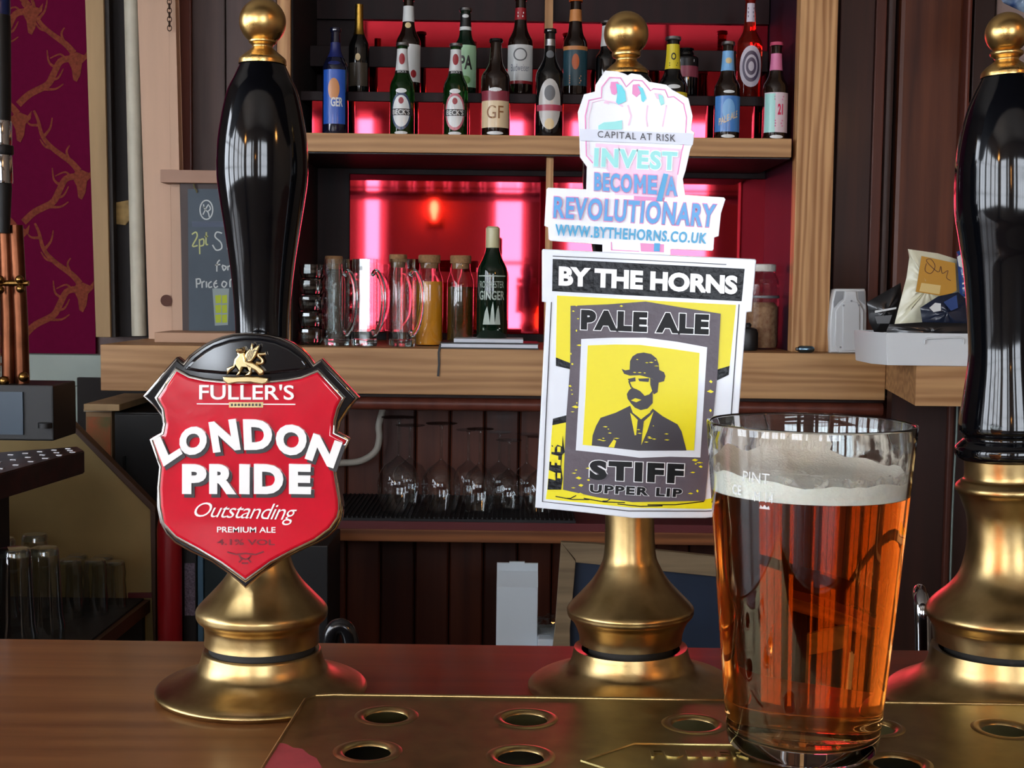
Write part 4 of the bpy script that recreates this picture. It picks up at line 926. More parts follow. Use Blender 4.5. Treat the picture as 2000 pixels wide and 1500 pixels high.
b.label(.74, .92, lab('label_pearl', 0), .8, 'neck_label'); b.lines(.86, .5, 3, .02, lab('label_plum', 0))

# ================================================================= ON THE OAK COUNTER
m_clear = thin_glass('clear_glassware', (250, 252, 252), 1.5); m_thick = thin_glass('heavy_glassware', (246, 250, 250), 1.5)
ZT = ZC+.0004
def at(px, py, Y, z): p = PY(px, py, Y); return Vector((p.x, Y, z))
# stacked tumblers
for k, (dx, nm) in enumerate([(0, 'bottom'), (2, 'second from the bottom'), (1, 'third from the bottom'), (3, 'second from the top'), (4, 'topmost')]):
    Y = 3.10; h = .0375; p = at(606+dx, 600, Y, ZT+k*h)
    t = thing('tumbler', 'cut glass tumbler in the stack beside the mugs, %s' % nm, 'glass', p, 'stacked tumblers')
    R = .031
    ob('bowl', lathe([(0, .004), (R*.72, .004), (R*.78, .0), (R*.84, .006), (R*.98, .016), (R, .030), (R*.96, h-.0004), (R*.9, h-.0004), (R*.92, .03), (R*.74, .008), (0, .007)], 12, angle=10), m_glass, t, (0, 0, 0))
    ob('cut_band', lathe([(R*.99, .012), (R*1.03, .018), (R*.99, .024)], 12, angle=5), m_thick, t, (0, 0, 0))
# panelled mugs with handles
def mug(px, label, Y=3.10, hw=25, top=506):
    p = at(px, 600, Y, ZT); H = PY(px, top, Y).z-ZT; R = hw*S(Y)
    t = thing('glass_mug', label, 'mug', p, 'glass mugs on the counter')
    ob('body', lathe([(0, .0), (R*.95, 0), (R, .006), (R, H*.5), (R*.98, H), (R*.92, H), (R*.92, .016), (0, .013)], 10, angle=10), m_glass, t, (0, 0, 0))
    ob('base', lathe([(0, .0006), (R*.93, .0006), (R*.91, .013), (0, .0128)], 10, angle=10), m_thick, t, (0, 0, 0))
    hp = spline([(R*.98, 0, H*.82), (R*1.5, 0, H*.86), (R*2.2, 0, H*.72), (R*2.35, 0, H*.5), (R*2.0, 0, H*.26), (R*1.3, 0, H*.14), (R*.98, 0, H*.18)], 5)
    ob('handle', tube(hp, .0056, 10), m_glass, t, (0, 0, 0)).rotation_euler = (0, 0, -.8)
mug(658, 'faceted glass beer mug beside the stacked tumblers'); mug(712, 'faceted glass beer mug in the middle of the three mugs'); mug(786, 'faceted glass beer mug in front of the corked carafes')
# corked carafes
m_cork = mat('cork', (150, 112, 74), .85, var=.2, vscale=200)
m_juice = mat('orange_juice', (226, 150, 20), .3, var=.04, vscale=20); m_cordial = mat('dark_cordial', (84, 66, 26), .15, trans=.5)
def carafe(px, label, Y, hw, top, fill=None, m=None, cork=16):
    p = at(px, 600, Y, ZT); H = PY(px, top, Y).z-ZT; R = hw*S(Y)
    t = thing('carafe', label, 'carafe', p, 'corked carafes')
    hc_ = H-cork*S(Y)
    ob('glass', lathe([(0, 0), (R*.94, 0), (R, .006), (R, hc_*.72), (R*.97, hc_*.8), (R*.72, hc_*.93), (R*.7, hc_), (R*.66, hc_)], 28), m_clear, t, (0, 0, 0))
    ob('cork', lathe([(0, hc_-.012), (R*.6, hc_-.012), (R*.66, hc_+.0005), (R*.78, hc_+.001), (R*.80, H-.003), (R*.74, H), (0, H)], 24), m_cork, t, (0, 0, 0))
    if fill: ob('drink', lathe([(0, .003), (R*.93, .003), (R*.965, .008), (R*.965, hc_*.72), (R*.965, hc_*fill), (0, hc_*fill)], 28), m, t, (0, 0, 0))
carafe(652, 'empty corked carafe behind the left mug', 3.22, 22, 500); carafe(777, 'empty corked carafe behind the right mug', 3.20, 22, 497)
carafe(838, 'corked carafe of orange juice', 3.15, 27, 498, .78, m_juice); carafe(899, 'corked carafe of dark cordial beside the green bottle', 3.15, 26, 499, .70, m_cordial)
b = Bottle('cordial_bottle', 'dark green bottle printed ROCHESTER GINGER beside the notebook', 960, 668, 434, 30, 3.12, ZC, m_dgreen, None, .38, (.60, .80), 'bottle', None)
ob('screw_cap', lathe([(b.rn*1.16, b.H*.82), (b.rn*1.2, b.H*.83), (b.rn*1.2, b.H*.985), (b.rn*.9, b.H*1.0), (0, b.H)], 24), lab('cream_cap', (206, 200, 156)), b.root, (0, 0, 0))
m_ptext = lab('pale_print', (176, 190, 178))
b.text('ROCHESTER', .52, 1.7, .055, m_ptext, .0); b.text('GINGER', .43, 1.8, .075, m_ptext, .02); b.label(.585, .595, m_ptext, 1.0, 'gilt_line')
for k, (x, w, h) in enumerate(((-.35, .5, .15), (.05, .35, .19), (.4, .4, .16))): ob('engraving', wrap(shape([[((x-w/2)*b.R, (.19)*b.H), ((x+w/2)*b.R, .19*b.H), ((x+w*.3)*b.R, (.19+h*.6)*b.H), ((x+w*.1)*b.R, (.19+h)*b.H), ((x-w*.2)*b.R, (.19+h*.7)*b.H)]], .0001), lambda z: b.rad(z, .0011)), m_ptext, b.root, (0, 0, 0))
b.lines(.155, 1.2, 2, .006, m_ptext)
# notebook with loose papers and strap
nb = thing('notebook', 'black notebook with a dangling ribbon marker lying on the counter edge', 'notebook', at(955, 680, 3.07, ZC))
xa, xb = X(860, 3.03, 680), X(1052, 3.03, 680)
m_cover = mat('black_cover', (20, 20, 22), .45); m_paperw = mat('paper', (214, 218, 226), .7)
ob('cover', box(xa, xb, 3.02, 3.17, ZC+.0004, ZC+.003), m_cover, nb); ob('pages', box(xa+.002, xb-.002, 3.021, 3.168, ZC+.003, ZC+.011), m_paperw, nb); ob('cover', box(xa, xb, 3.019, 3.17, ZC+.011, ZC+.0135), m_cover, nb)
ob('ribbon_marker', ribbon([(xa+.002, ZC+.010), (xa-.002, ZC-.008), (xa-.001, ZC-.035), (xa-.003, ZC-.062)], .0045, 2.996, .0012), m_cover, nb)
ps = tag(ob('paper_sheaf', box(X(886, 3.03, 665), X(1022, 3.03, 665), 3.035, 3.15, ZC+.0138, ZC+.022, .001), m_paperw), 'sheaf of white papers lying on the black notebook', 'paper')
# snack jar
p = at(1487, 600, 3.20, ZT); H = PY(1487, 516, 3.20).z-ZT; R = 34*S(3.20)
t = thing('snack_jar', 'glass jar of brown snacks with white lid beside the oak upright', 'jar', p)
ob('glass', lathe([(0, 0), (R*.9, 0), (R, .01), (R, H*.72), (R*.92, H*.82), (R*.72, H*.9), (R*.72, H*.94)], 20, angle=12), m_thick, t, (0, 0, 0))
ob('lid', lathe([(R*.76, H*.915), (R*.78, H*.93), (R*.78, H*.99), (R*.72, H), (0, H)], 24), lab('white_lid', (214, 210, 200)), t, (0, 0, 0))
ob('snacks', lathe([(0, .004), (R*.86, .004), (R*.93, .012), (R*.93, H*.5), (R*.7, H*.55), (0, H*.53)], 24), mat('brown_snacks', (128, 82, 54), .8, c2=(168, 128, 92), vscale=90, bump=.8, bscale=120), t, (0, 0, 0))
ob('rubber_band', lathe([(R*1.005, H*.6), (R*1.02, H*.615), (R*1.005, H*.63)], 24), lab('label_grey', 0), t, (0, 0, 0))
p = at(1462, 600, 3.12, ZT)
t = thing('black_canister', 'round black canister half hidden behind the yellow clip', 'canister', p)
ob('body', lathe([(0, 0), (.022, 0), (.024, .006), (.024, .04), (.02, .05), (.012, .053), (0, .054)], 24), m_cover, t, (0, 0, 0))
ob('knob', lathe([(0, .054), (.007, .054), (.008, .060), (.005, .064), (0, .064)], 16), m_cover, t, (0, 0, 0))
# gas bulb lying on the counter
gb = thing('gas_charger', 'small steel gas charger lying at the foot of the oak upright', 'cartridge', at(1573, 684, 3.025, ZT))
o = ob('body', lathe([(0, -.021), (.004, -.020), (.0075, -.015), (.008, -.01), (.008, .012), (.006, .016), (.003, .018), (.003, .022), (0, .022)], 18), mat('blue_steel', (120, 150, 176), .2, metal=1), gb, (0, 0, .008)); o.rotation_euler = (0, -pi/2, 0)
o = ob('neck_ring', lathe([(.0034, .0175), (.0042, .0185), (.0042, .0205), (.0034, .0215)], 14), m_steel, gb, (0, 0, .008)); o.rotation_euler = (0, -pi/2, 0)
# air freshener
ya = 3.03
c7 = crop(1440, 450, 560/2000)
af = thing('air_freshener', 'white plastic wall air freshener unit standing against the dark panelling', 'air freshener', at(1656, 690, ya, ZT))
m_plas = mat('white_plastic', (214, 216, 216), .35, coat=.2); m_plasg = mat('grey_plastic', (150, 152, 154), .4)
fix = lambda me: (me.transform(Matrix.Translation((0, 0, ZT-min(v.co.z for v in me.vertices)))), me)[1]
ob('housing', fix(pxshape(c7([(690, 412), (890, 412), (898, 430), (904, 560), (903, 700), (892, 858), (648, 858), (642, 700), (648, 600), (662, 480), (678, 420)]), ya+.012, .04, .004)), m_plas, af)
ob('front_plate', pxshape(c7([(755, 424), (832, 424), (838, 480), (858, 505), (884, 560), (884, 790), (868, 836), (848, 854), (708, 854), (676, 800), (682, 560), (722, 505), (748, 480)]), ya+.006, .012, .003), m_plas, af)
ob('raised_panel', pxshape(c7([(738, 500), (838, 500), (856, 540), (856, 810), (832, 840), (734, 840)]), ya+.003, .008, .002), m_plas, af)
for q in ([(690, 424), (745, 424), (738, 478), (708, 500), (676, 540), (672, 500)], [(842, 424), (886, 424), (892, 520), (868, 500), (848, 478)]): ob('grille', pxshape(c7(q), ya+.010, .006), m_plasg, af)
for q in ((742, 524), (848, 522), (720, 815), (848, 815), (796, 492)): ob('screw', lathe([(0, 0), (.0022, 0), (.0024, .001), (0, .001)], 10), m_plasg, af, loc=PY(*c7([q])[0], ya+.0026)-af.location).rotation_euler = (pi/2, 0, 0)
# white tray with crisp packets
yt = yj+.01
xa, xb = X(1750, yt, 690), 1.02
wt_ = thing('white_tray', 'white plastic tub holding crisp packets on the jutting counter', 'tray', (.9, yt+.1, ZC-.002))
zr = PY(1750, 650, yt).z
def tub(x0, x1, y0, y1, z0, z1, th, tap):
    o_ = [(x0, y0+.05), (x0+.02, y0), (x1, y0), (x1, y1), (x0, y1)]
    i_ = [(x0+th, y0+.052), (x0+.02+th*.5, y0+th), (x1-th, y0+th), (x1-th, y1-th), (x0+th, y1-th)]
    c = Vector(((x0+x1)/2, (y0+y1)/2)); sh_ = lambda p: (c.x+(p[0]-c.x)*(1-tap), c.y+(p[1]-c.y)*(1-tap))
    vs_ = [(*sh_(p), z0) for p in o_]+[(*p, z1) for p in o_]+[(*p, z1) for p in i_]+[(*sh_(p), z0+th) for p in i_]
    n = 5; fs = [tuple(reversed(range(n)))]
    for k in range(3):
        for i in range(n): fs.append((k*n+i, k*n+(i+1) % n, (k+1)*n+(i+1) % n, (k+1)*n+i))
    fs.append(tuple(range(3*n, 4*n)))
    bm = bmesh.new(); me = bpy.data.meshes.new('m'); me.from_pydata(vs_, [], fs); bm.from_mesh(me); bmesh.ops.bevel(bm, geom=bm.edges[:], offset=.0012, segments=2, affect='EDGES'); return from_bm(bm, True, 40)
x_l = X(1694, yt+.06, 690)
ob('tub', tub(x_l, xb, yt, yt+.17, ZC-.0015, zr, .003, .03), m_plas, wt_)
ob('grip_lip', tube([PY(1806, 672, yt-.002), PY(1806, 664, yt-.003), PY(1812, 661, yt-.003), PY(1875, 659, yt-.003), PY(1882, 662, yt-.003), PY(1882, 672, yt-.002)], .0018, 8), m_plas, wt_)
def packet(label, pts, Y, m, decor=(), puff=.012, lift=0):
    """a filled crisp packet: outline from the photograph, pillowed front and back, crimped ends"""
    base = PY(sum(p[0] for p in pts)/len(pts), max(p[1] for p in pts), Y)
    t = thing('crisp_packet', label, 'crisp packet', base, 'packets in the white tub')
    lp = pxloop(pts, Y); cx = sum(p[0] for p in lp)/len(lp); cz = sum(p[1] for p in lp)/len(lp)
    dense = []
    for a, b2 in zip(lp, lp[1:]+lp[:1]):
        for k in range(5): dense.append((a[0]+(b2[0]-a[0])*k/5, a[1]+(b2[1]-a[1])*k/5))
    n = len(dense); vs_, fs = [], []
    rng = random.Random(len(label))
    for side in (-1, 1):
        for kk, d in ((1, 0), (.8, .55), (.5, .88), (.2, 1)):
            for x, z in dense: vs_.append((cx+(x-cx)*kk, Y+side*puff*d*(1+rng.uniform(-.25, .25)*(kk < 1)), cz+(z-cz)*kk))
        vs_.append((cx, Y+side*puff, cz))
    st_ = 4*n+1
    for s in (0, 1):
        o_ = s*st_
        for r in range(3):
            for i in range(n): fs.append((o_+r*n+i, o_+r*n+(i+1) % n, o_+(r+1)*n+(i+1) % n, o_+(r+1)*n+i))
        for i in range(n): fs.append((o_+3*n+i, o_+3*n+(i+1) % n, o_+4*n))
    bm = bmesh.new(); me = bpy.data.meshes.new('m'); me.from_pydata(vs_, [], fs); bm.from_mesh(me); bmesh.ops.remove_doubles(bm, verts=bm.verts, dist=1e-6)
    ob('bag', from_bm(bm, True, 60), m, t)
    for nm, q, lv, mm in decor: ob(nm, pxshape(q, Y-puff*1.15-lv*.0006, .0005), mm, t)
    return t
yp_ = yt+.075
m_bagb = mat('black_foil_bag', (22, 22, 24), .3, coat=.3); m_bagc = mat('cream_foil_bag', (216, 212, 184), .35, coat=.3, bump=.15, bscale=60); m_bagn = mat('navy_foil_bag', (30, 62, 120), .28, coat=.3)
m_ochre = lab('label_ochre', (190, 136, 30)); m_cream2 = lab('label_straw', (220, 190, 120)); m_script = lab('label_brown_ink', (92, 50, 20))
packet('black crisp packet leaning at the left of the white tub', c7([(905, 500), (1140, 365), (1150, 480), (1090, 700), (960, 720), (920, 640)]), yp_+.05, m_bagb, [('label', c7([(960, 560), (1110, 535), (1108, 548), (960, 576)]), 1, white), ('label', c7([(960, 600), (1080, 590), (1060, 650), (975, 650)]), 1, lab('label_grey', 0))])
cp = packet('cream crisp packet with an ochre label and handwriting standing in the white tub', c7([(1190, 130), (1400, 160), (1530, 200), (1560, 420), (1500, 560), (1380, 720), (1080, 720), (1130, 520), (1180, 330), (1200, 190)]), yp_+.02, m_bagc,
       [('label', c7([(1285, 178), (1520, 228), (1530, 420), (1455, 462), (1245, 428)]), 1, m_ochre), ('label_window', c7([(1285, 366), (1420, 384), (1410, 446), (1270, 424)]), 2, m_cream2)], .016)
ob('script_print', ribbon(pxloop([(p[0], p[1]) for p in spline(c7([(1320, 230), (1310, 280), (1350, 300), (1380, 250), (1350, 200), (1320, 215), (1400, 290), (1420, 250), (1430, 300), (1470, 280), (1460, 330), (1490, 350)]), 4)], yp_), .0013, yp_+.02-.016*1.15-.0016, .0004), m_script, cp)
packet('navy and black crisp packet lying at the front of the white tub', c7([(1275, 540), (1400, 460), (1540, 430), (1620, 500), (1640, 700), (1400, 720), (1290, 640)]), yp_-.035, mat('dark_navy_foil_bag', (24, 32, 52), .3, coat=.3), [('print', c7([(1340, 540), (1380, 505), (1420, 510), (1420, 560), (1370, 570)]), 1, white), ('print', c7([(1440, 500), (1530, 450), (1540, 540), (1490, 560)]), 1, m_bagn)], .012)
bp_ = packet('blue crisp packet with white vertical lettering beside the right pump handle', c7([(1528, 150), (1590, 122), (1720, 150), (1740, 600), (1640, 640), (1580, 600), (1550, 420)]), yp_, m_bagn, [('print', c7([(1534, 185), (1580, 155), (1600, 280), (1590, 270), (1545, 250)]), 1, white)], .012)
for k in range(9): ob('letter_stroke', pxshape(c7([(1566+k*1.5, 300+k*33), (1604+k*1.5, 290+k*33), (1605+k*1.5, 304+k*33), (1567+k*1.5, 312+k*33)]), yp_-.0150, .0004), lab('label_steel_blue', 0) if k % 3 == 1 else white, bp_)
packet('flat black snack bag spread over the bottom of the white tub', c7([(1040, 700), (1060, 655), (1300, 640), (1640, 650), (1700, 720), (1640, 790), (1060, 780)]), yp_-.06, m_bagb, (), .008)
packet('crumpled blue and white packet at the top right corner above the pump', [(1945, -14), (1985, -40), (2040, -20), (2040, 40), (1998, 24), (1960, 6)], 2.9, mat('pale_blue_foil_bag', (150, 170, 190), .3, coat=.3, c2=(40, 70, 120), vscale=40), (), .015)
hs = tag(ob('hanging_strip', box(X(1990, 2.93, 0), X(2030, 2.93, 0), 2.928, 2.934, PY(2000, 10, 2.93).z, RZ), m_card), 'white hanging strip from the ceiling carrying the crumpled packet', 'strip')
# ================================================================= LEFT OF THE SHELVING
# bracket block and ledges on the raw timber
t = tag(ob('timber_block', box(X(313, 3.26, 345), X(430, 3.26, 345), 3.26, 3.42, PY(370, 357, 3.26).z, PY(370, 332, 3.26).z, .0015), mat('pink_brown_timber', (172, 136, 116), .7, var=.1, vscale=20, stretch=(.1, 1, 1))), 'horizontal pinkish timber block above the chalkboard', 'block')
t = tag(ob('timber_ledge', box(X(306, 3.16, 660), X(470, 3.16, 660), 3.14, 3.30, ZC+.0005, PY(370, 650, 3.14).z, .0015), mat('pale_ledge_timber', (190, 152, 124), .7, var=.1, vscale=20, stretch=(.1, 1, 1))), 'flat pinkish timber ledge lying on the counter under the chalkboard', 'ledge')
zl_ = PY(370, 650, 3.14).z
# hanging chain
ch = thing('chain', 'short rusty chain hanging at the top of the raw timber', 'chain', PY(331, 55, 3.295))
lk = lathe([(.0068+.0014*cos(2*pi*i/8), .0014*sin(2*pi*i/8)) for i in range(9)], 14)
for k in range(8):
    o = ob('link', lk, mat('rusty_iron', (74, 54, 42), .6, metal=.6), ch, Vector((0, 0, .0105*k))); o.rotation_euler = (pi/2, 0, (k % 2)*pi/2); o.scale = (.75, 1.0, 1.0)
# chalkboard price sign
cb = thing('chalkboard_sign', 'small grey chalkboard with handwritten price offer behind the left pump', 'chalkboard', at(410, 650, 3.28, zl_+.0004))
c9 = crop(300, 340, 180/794); yb = 3.28
fixl = lambda me: (me.transform(Matrix.Translation((0, 0, zl_+.0004-min(v.co.z for v in me.vertices)))), me)[1]
ob('dark_frame', fixl(pxshape(c9([(228, 84), (860, 84), (860, 1366), (250, 1366)]), yb+.004, .012)), mat('dark_frame_wood', (52, 28, 20), .5), cb)
m_slate = mat('slate', (66, 80, 92), .6, var=.1, vscale=15)
ob('slate_board', pxshape(c9([(294, 128), (845, 128), (845, 1352), (304, 1352)]), yb, .005), m_slate, cb)
m_chalk = mat('white_chalk', (200, 208, 208), .9); m_chalky = mat('yellow_chalk', (196, 202, 140), .9); m_lime = mat('lime_paint', (178, 196, 60), .8)
def chalk(pts, w=.0042, m=None, name='chalk_stroke'):
    P = [(p[0], p[1]) for p in spline(c9(pts), 4)]
    ob(name, ribbon(pxloop(P, yb), w, yb-.0006, .0004), m or m_chalk, cb)
for pts in ([(330, 520), (365, 500), (375, 540), (335, 620), (380, 615)], [(395, 560), (398, 690)], [(396, 570), (430, 560), (430, 610), (398, 620)], [(455, 500), (452, 600), (470, 605)], [(440, 540), (468, 535)]): chalk(pts, .0035, m_chalky)
for pts in ([(590, 510), (545, 500), (530, 540), (580, 590), (585, 640), (540, 655), (508, 610)], [(640, 500), (640, 650)],
            [(570, 740), (548, 770), (545, 840)], [(530, 785), (575, 778)], [(590, 790), (605, 830), (625, 800), (590, 785)], [(640, 790), (640, 830)], [(640, 800), (665, 785)],
            [(368, 900), (372, 980)], [(370, 905), (400, 905), (400, 940), (372, 945)], [(418, 925), (418, 980)], [(418, 935), (440, 922)], [(455, 925), (456, 978)], [(500, 925), (475, 945), (478, 975), (505, 970)], [(545, 915), (520, 945), (530, 978), (555, 965)], [(522, 945), (548, 940)],
            [(600, 925), (588, 955), (610, 975), (630, 940), (600, 922)], [(660, 975), (660, 915), (690, 905)]): chalk(pts, .0034)
ob('lion_badge', ribbon(pxloop([(p[0], p[1]) for p in c9([(455+56*cos(2*pi*i/24)*(1 if abs(cos(2*pi*i/24)) < .7 else .98), 308+82*sin(2*pi*i/24)) for i in range(24)])], yb), .0032, yb-.0006, .0004, True), m_chalk, cb)
for pts in ([(430, 260), (440, 300), (470, 330), (480, 370)], [(475, 260), (455, 290), (435, 330), (425, 350)], [(440, 290), (425, 280)], [(470, 320), (490, 300), (480, 270)]): chalk(pts, .003, m_chalk, 'badge_stroke')
ob('faded_line', pxshape(c9([(330, 408), (830, 408), (830, 456), (330, 456)]), yb-.0003, .0003), mat('chalk_haze', (92, 102, 120), .9), cb)
gl_ = ob('painted_glass', pxshape(c9([(506, 985), (650, 985), (640, 1300), (528, 1306)]), yb-.0003, .0003), mat('pale_chalk_wash', (150, 164, 166), .9), cb)
for r in range(3):
    for k in range(2): ob('lime_dab', pxshape(c9([(530+k*56, 1046+r*84), (580+k*52, 1040+r*84), (582+k*52, 1110+r*84), (536+k*56, 1114+r*84)]), yb-.0007, .0003), m_lime, gl_)
ob('hook', tube([PY(*p, yb-.004) for p in c9([(345, 85), (352, 120), (370, 140), (372, 160)])], .002, 6), mat('brass_hook', (150, 150, 110), .4, metal=.8), cb)

# ================================================================= BELOW THE COUNTER
# wine glasses standing upside down
def wine(px, pyb, pyt, hw, Y, label):
    p = PY(px, pyb, Y); H = (pyb-pyt)*S(Y); R = hw*S(Y)
    t = thing('wine_glass', label, 'wine glass', (p.x, Y, ZG+.0005), 'upturned wine glasses on the low shelf')
    hb = H*.56
    ob('bowl', lathe([(R*.74, 0), (R*.86, hb*.18), (R*.98, hb*.38), (R, hb*.52), (R*.92, hb*.72), (R*.68, hb*.88), (R*.3, hb*.98), (.0042, hb*1.05)], 28), m_clear, t, (0, 0, 0))
    ob('stem', lathe([(.0045, hb*1.04), (.0036, hb*1.12), (.0034, H*.92), (.0042, H*.965), (.006, H*.975)], 12), m_thick, t, (0, 0, 0))
    ob('foot', lathe([(.005, H*.972), (R*.45, H*.982), (R*.80, H*.992), (R*.82, H), (0, H)], 28), m_clear, t, (0, 0, 0))
for px, pyt, hw, Y, lb in ((778, 815, 42, 3.06, 'leftmost upturned wine glass beside the white hose'), (861, 826, 38, 3.06, 'second upturned wine glass from the left in the front row'), (936, 836, 33, 3.06, 'third upturned wine glass from the left in the front row'),
                          (993, 846, 32, 3.105, 'fourth upturned wine glass from the left in the front row'), (1052, 850, 31, 3.06, 'upturned wine glass half hidden by the yellow clip'),
                          (800, 828, 36, 3.17, 'upturned wine glass in the back row behind the leftmost one'), (914, 838, 30, 3.19, 'upturned wine glass in the back row with its stem left of the third front one'), (974, 842, 29, 3.19, 'upturned wine glass in the back row between the third and fourth front ones'), (1028, 845, 29, 3.19, 'back row upturned wine glass nearest the yellow clip')):
    wine(px, 1003 if Y < 3.1 else 985, pyt, hw, Y, lb)
tag(ob('white_hose', tube(spline([PY(600, 905, 3.30), PY(668, 904, 3.30), PY(705, 900, 3.30), PY(733, 882, 3.30), PY(741, 855, 3.30), PY(740, 830, 3.30), PY(748, 800, 3.31)], 6), .0085, 12), mat('white_hose_plastic', (176, 170, 158), .5)), 'off white plastic hose bending up to the counter beside the wine glasses', 'hose')
# low worktop behind the bar and what stands on it
ZW = .50
lw = tag(ob('low_worktop', box(-.70, 1.6, 2.55, 2.965, ZW-.04, ZW, .002), m_steel), 'low steel worktop below the wine glass shelf', 'worktop')
ct = thing('drink_carton', 'plain white gable top carton standing on the low worktop', 'carton', at(1010, 1258, 2.85, ZW+.0005))
m_carton = mat('white_carton', (206, 218, 226), .5)
cx = PY(1010, 1180, 2.85).x; hwc = 41*S(2.85); zg0, zg1, zg2 = PY(1010, 1146, 2.85).z, PY(1010, 1118, 2.87).z, PY(1010, 1103, 2.87).z
ob('body', box(cx-hwc, cx+hwc, 2.85, 2.93, ZW+.0005, zg0, .002), m_carton, ct)
vs_ = [(cx-hwc, 2.85, zg0), (cx+hwc, 2.85, zg0), (cx+hwc, 2.93, zg0), (cx-hwc, 2.93, zg0), (cx-hwc*1.0, 2.884, zg1), (cx+hwc*1.0, 2.884, zg1), (cx+hwc, 2.896, zg1), (cx-hwc, 2.896, zg1)]
ob('gable', mesh_from(vs_, [(0, 1, 5, 4), (2, 3, 7, 6), (1, 2, 6, 5), (3, 0, 4, 7), (4, 5, 6, 7)]), m_carton, ct)
ob('top_fin', box(cx-hwc, cx+hwc, 2.886, 2.894, zg1, zg2), m_carton, ct); ob('fin_tab', box(cx-hwc*.4, cx+hwc*.35, 2.886, 2.894, zg2, zg2+.003), m_carton, ct)
# clear plastic wrapped pack behind the pump skirt
pk = thing('wrapped_pack', 'clear plastic wrapped white pack beside the carton', 'pack', at(1085, 1250, 2.9, ZW+.0005))
zp = PY(1085, 1252, 2.82).z
ob('napkins', box(X(1050, 2.82, 1250), X(1160, 2.82, 1250), 2.82, 2.95, ZW+.0005, zp+.004, .004), m_carton, pk)
bm = bmesh.new(); bmesh.ops.create_icosphere(bm, subdivisions=4, radius=1)
for v in bm.verts:
    n_ = 1+.14*sin(9*v.co.x+3*v.co.z)*cos(7*v.co.y)+random.uniform(-.05, .05); v.co = Vector((X(1100, 2.88, 1240)+v.co.x*.062*n_, 2.885+v.co.y*.05*n_, zp+.018+v.co.z*.024*n_))
ob('film', from_bm(bm, False), m_thick, pk)
# framed blackboard leaning on the back
c10 = crop(900, 1000, 520/1950); yfb = 2.78
m_oakgrey = wood('weathered_frame_wood', (104, 88, 66), (150, 130, 100), 'X', 8, .6, wv=.15)
fb = thing('framed_blackboard', 'blue black board in a weathered wooden frame behind the middle pump', 'blackboard', at(1250, 1280, yfb, ZW+.0005))
o_l = [(690, 205), (750, 190), (1000, 215), (1850, 310), (2350, 368), (2350, 2040), (690, 2040)]
def pxs(q, Y, th, bev=0): return pxshape(c10(q), Y, th, bev)
fbz = lambda me: me
def clampz(me):
    for v in me.vertices: v.co.z = max(v.co.z, ZW+.0006)
    return me
ob('frame_top', clampz(pxs([(735, 222), (1000, 235), (1850, 325), (2350, 380), (2350, 520), (1850, 472), (845, 370), (838, 345)], yfb, .02, .001)), m_oakgrey, fb)
ob('frame_side', clampz(pxs([(735, 222), (842, 362), (800, 860), (790, 2040), (640, 2040), (690, 860)], yfb, .02, .001)), m_oakgrey, fb)
ob('frame_side', clampz(pxs([(2350, 380), (2460, 390), (2460, 2040), (2340, 2040)], yfb, .02, .001)), m_oakgrey, fb)
ob('board', clampz(pxs([(842, 366), (1850, 470), (2360, 520), (2360, 2040), (790, 2040), (800, 860)], yfb+.012, .006)), mat('blue_black_board', (28, 44, 66), .55, var=.1, vscale=12), fb)
# swan neck taps on the under bar worktop
m_tapc = mat('tap_chrome', (196, 198, 202), .08, metal=1)
tp = thing('swan_neck_tap', 'chrome swan neck tap rising behind the bar right of the pint', 'tap', at(1795, 1300, 1.15, .7505))
px2 = lambda a, b: PY(a, b, 1.15)
pth = [Vector((px2(1804, 1260).x, 1.15, .78)), px2(1804, 1262), px2(1803, 1210), px2(1802, 1176), px2(1797, 1156), px2(1788, 1150)+Vector((0, -.012, 0)), px2(1781, 1158)+Vector((0, -.025, 0)), px2(1779, 1180)+Vector((0, -.032, 0)), px2(1779, 1245)+Vector((0, -.034, 0)), px2(1779, 1300)+Vector((0, -.034, 0))]
ob('spout', tube(spline(pth, 6), .0062, 14), m_tapc, tp); bx_ = px2(1804, 1260).x
ob('tap_base', lathe([(0, .0), (.02, 0), (.02, .006), (.012, .012), (.011, .03), (.0075, .034)], 24), m_tapc, tp, loc=(bx_-tp.location.x, 0, 0))
tp = thing('lever_tap', 'black curved tap lever peeping over the bar behind the left pump', 'tap', at(664, 1300, 1.1, .7505))
px3 = lambda a, b: PY(a, b, 1.1)
m_lever = mat('black_gloss_plastic', (22, 22, 24), .2, coat=.4)
ob('lever', tube(spline([px3(643, 1290), px3(645, 1250), px3(652, 1230), px3(664, 1223), px3(676, 1228), px3(683, 1244), px3(686, 1270), px3(687, 1310)], 5), .0068, 12), m_lever, tp)
ob('stem', tube([px3(643, 1286), Vector((px3(643, 1286).x, 1.1, .7505))], .009, 12), m_tapc, tp)

# ================================================================= LEFT SIDE CABINET, GLASSES AND FONT
c6b = crop(0, 640, 330/750)
sc_ = thing('side_cabinet', 'open side cabinet with yellowed end panel and sloping dark trim at the left', 'cabinet', at(150, 1240, 2.75, 0))
YE = 2.75
m_yell = mat('yellowed_panel', (150, 124, 74), .6, var=.12, vscale=8)
m_trim = mat('dark_cabinet_trim', (72, 44, 24), .5)
pe = [(-300, 400), (260, 400), (300, 430), (668, 800), (690, 1200), (690, 1500), (-300, 1500)]
def clamp0(me, z=.0005):
    for v in me.vertices: v.co.z = max(v.co.z, z)
    return me
ob('end_panel', pxshape(c6b(pe), YE, .02), m_yell, sc_)
ob('sloping_trim', pxshape(c6b([(270, 405), (300, 404), (690, 795), (690, 825), (668, 812)]), YE-.008, .03, .002), m_trim, sc_)
ob('upright_trim', pxshape(c6b([(666, 808), (690, 822), (694, 1500), (684, 1500), (672, 1180)]), YE-.008, .03, .002), m_trim, sc_)
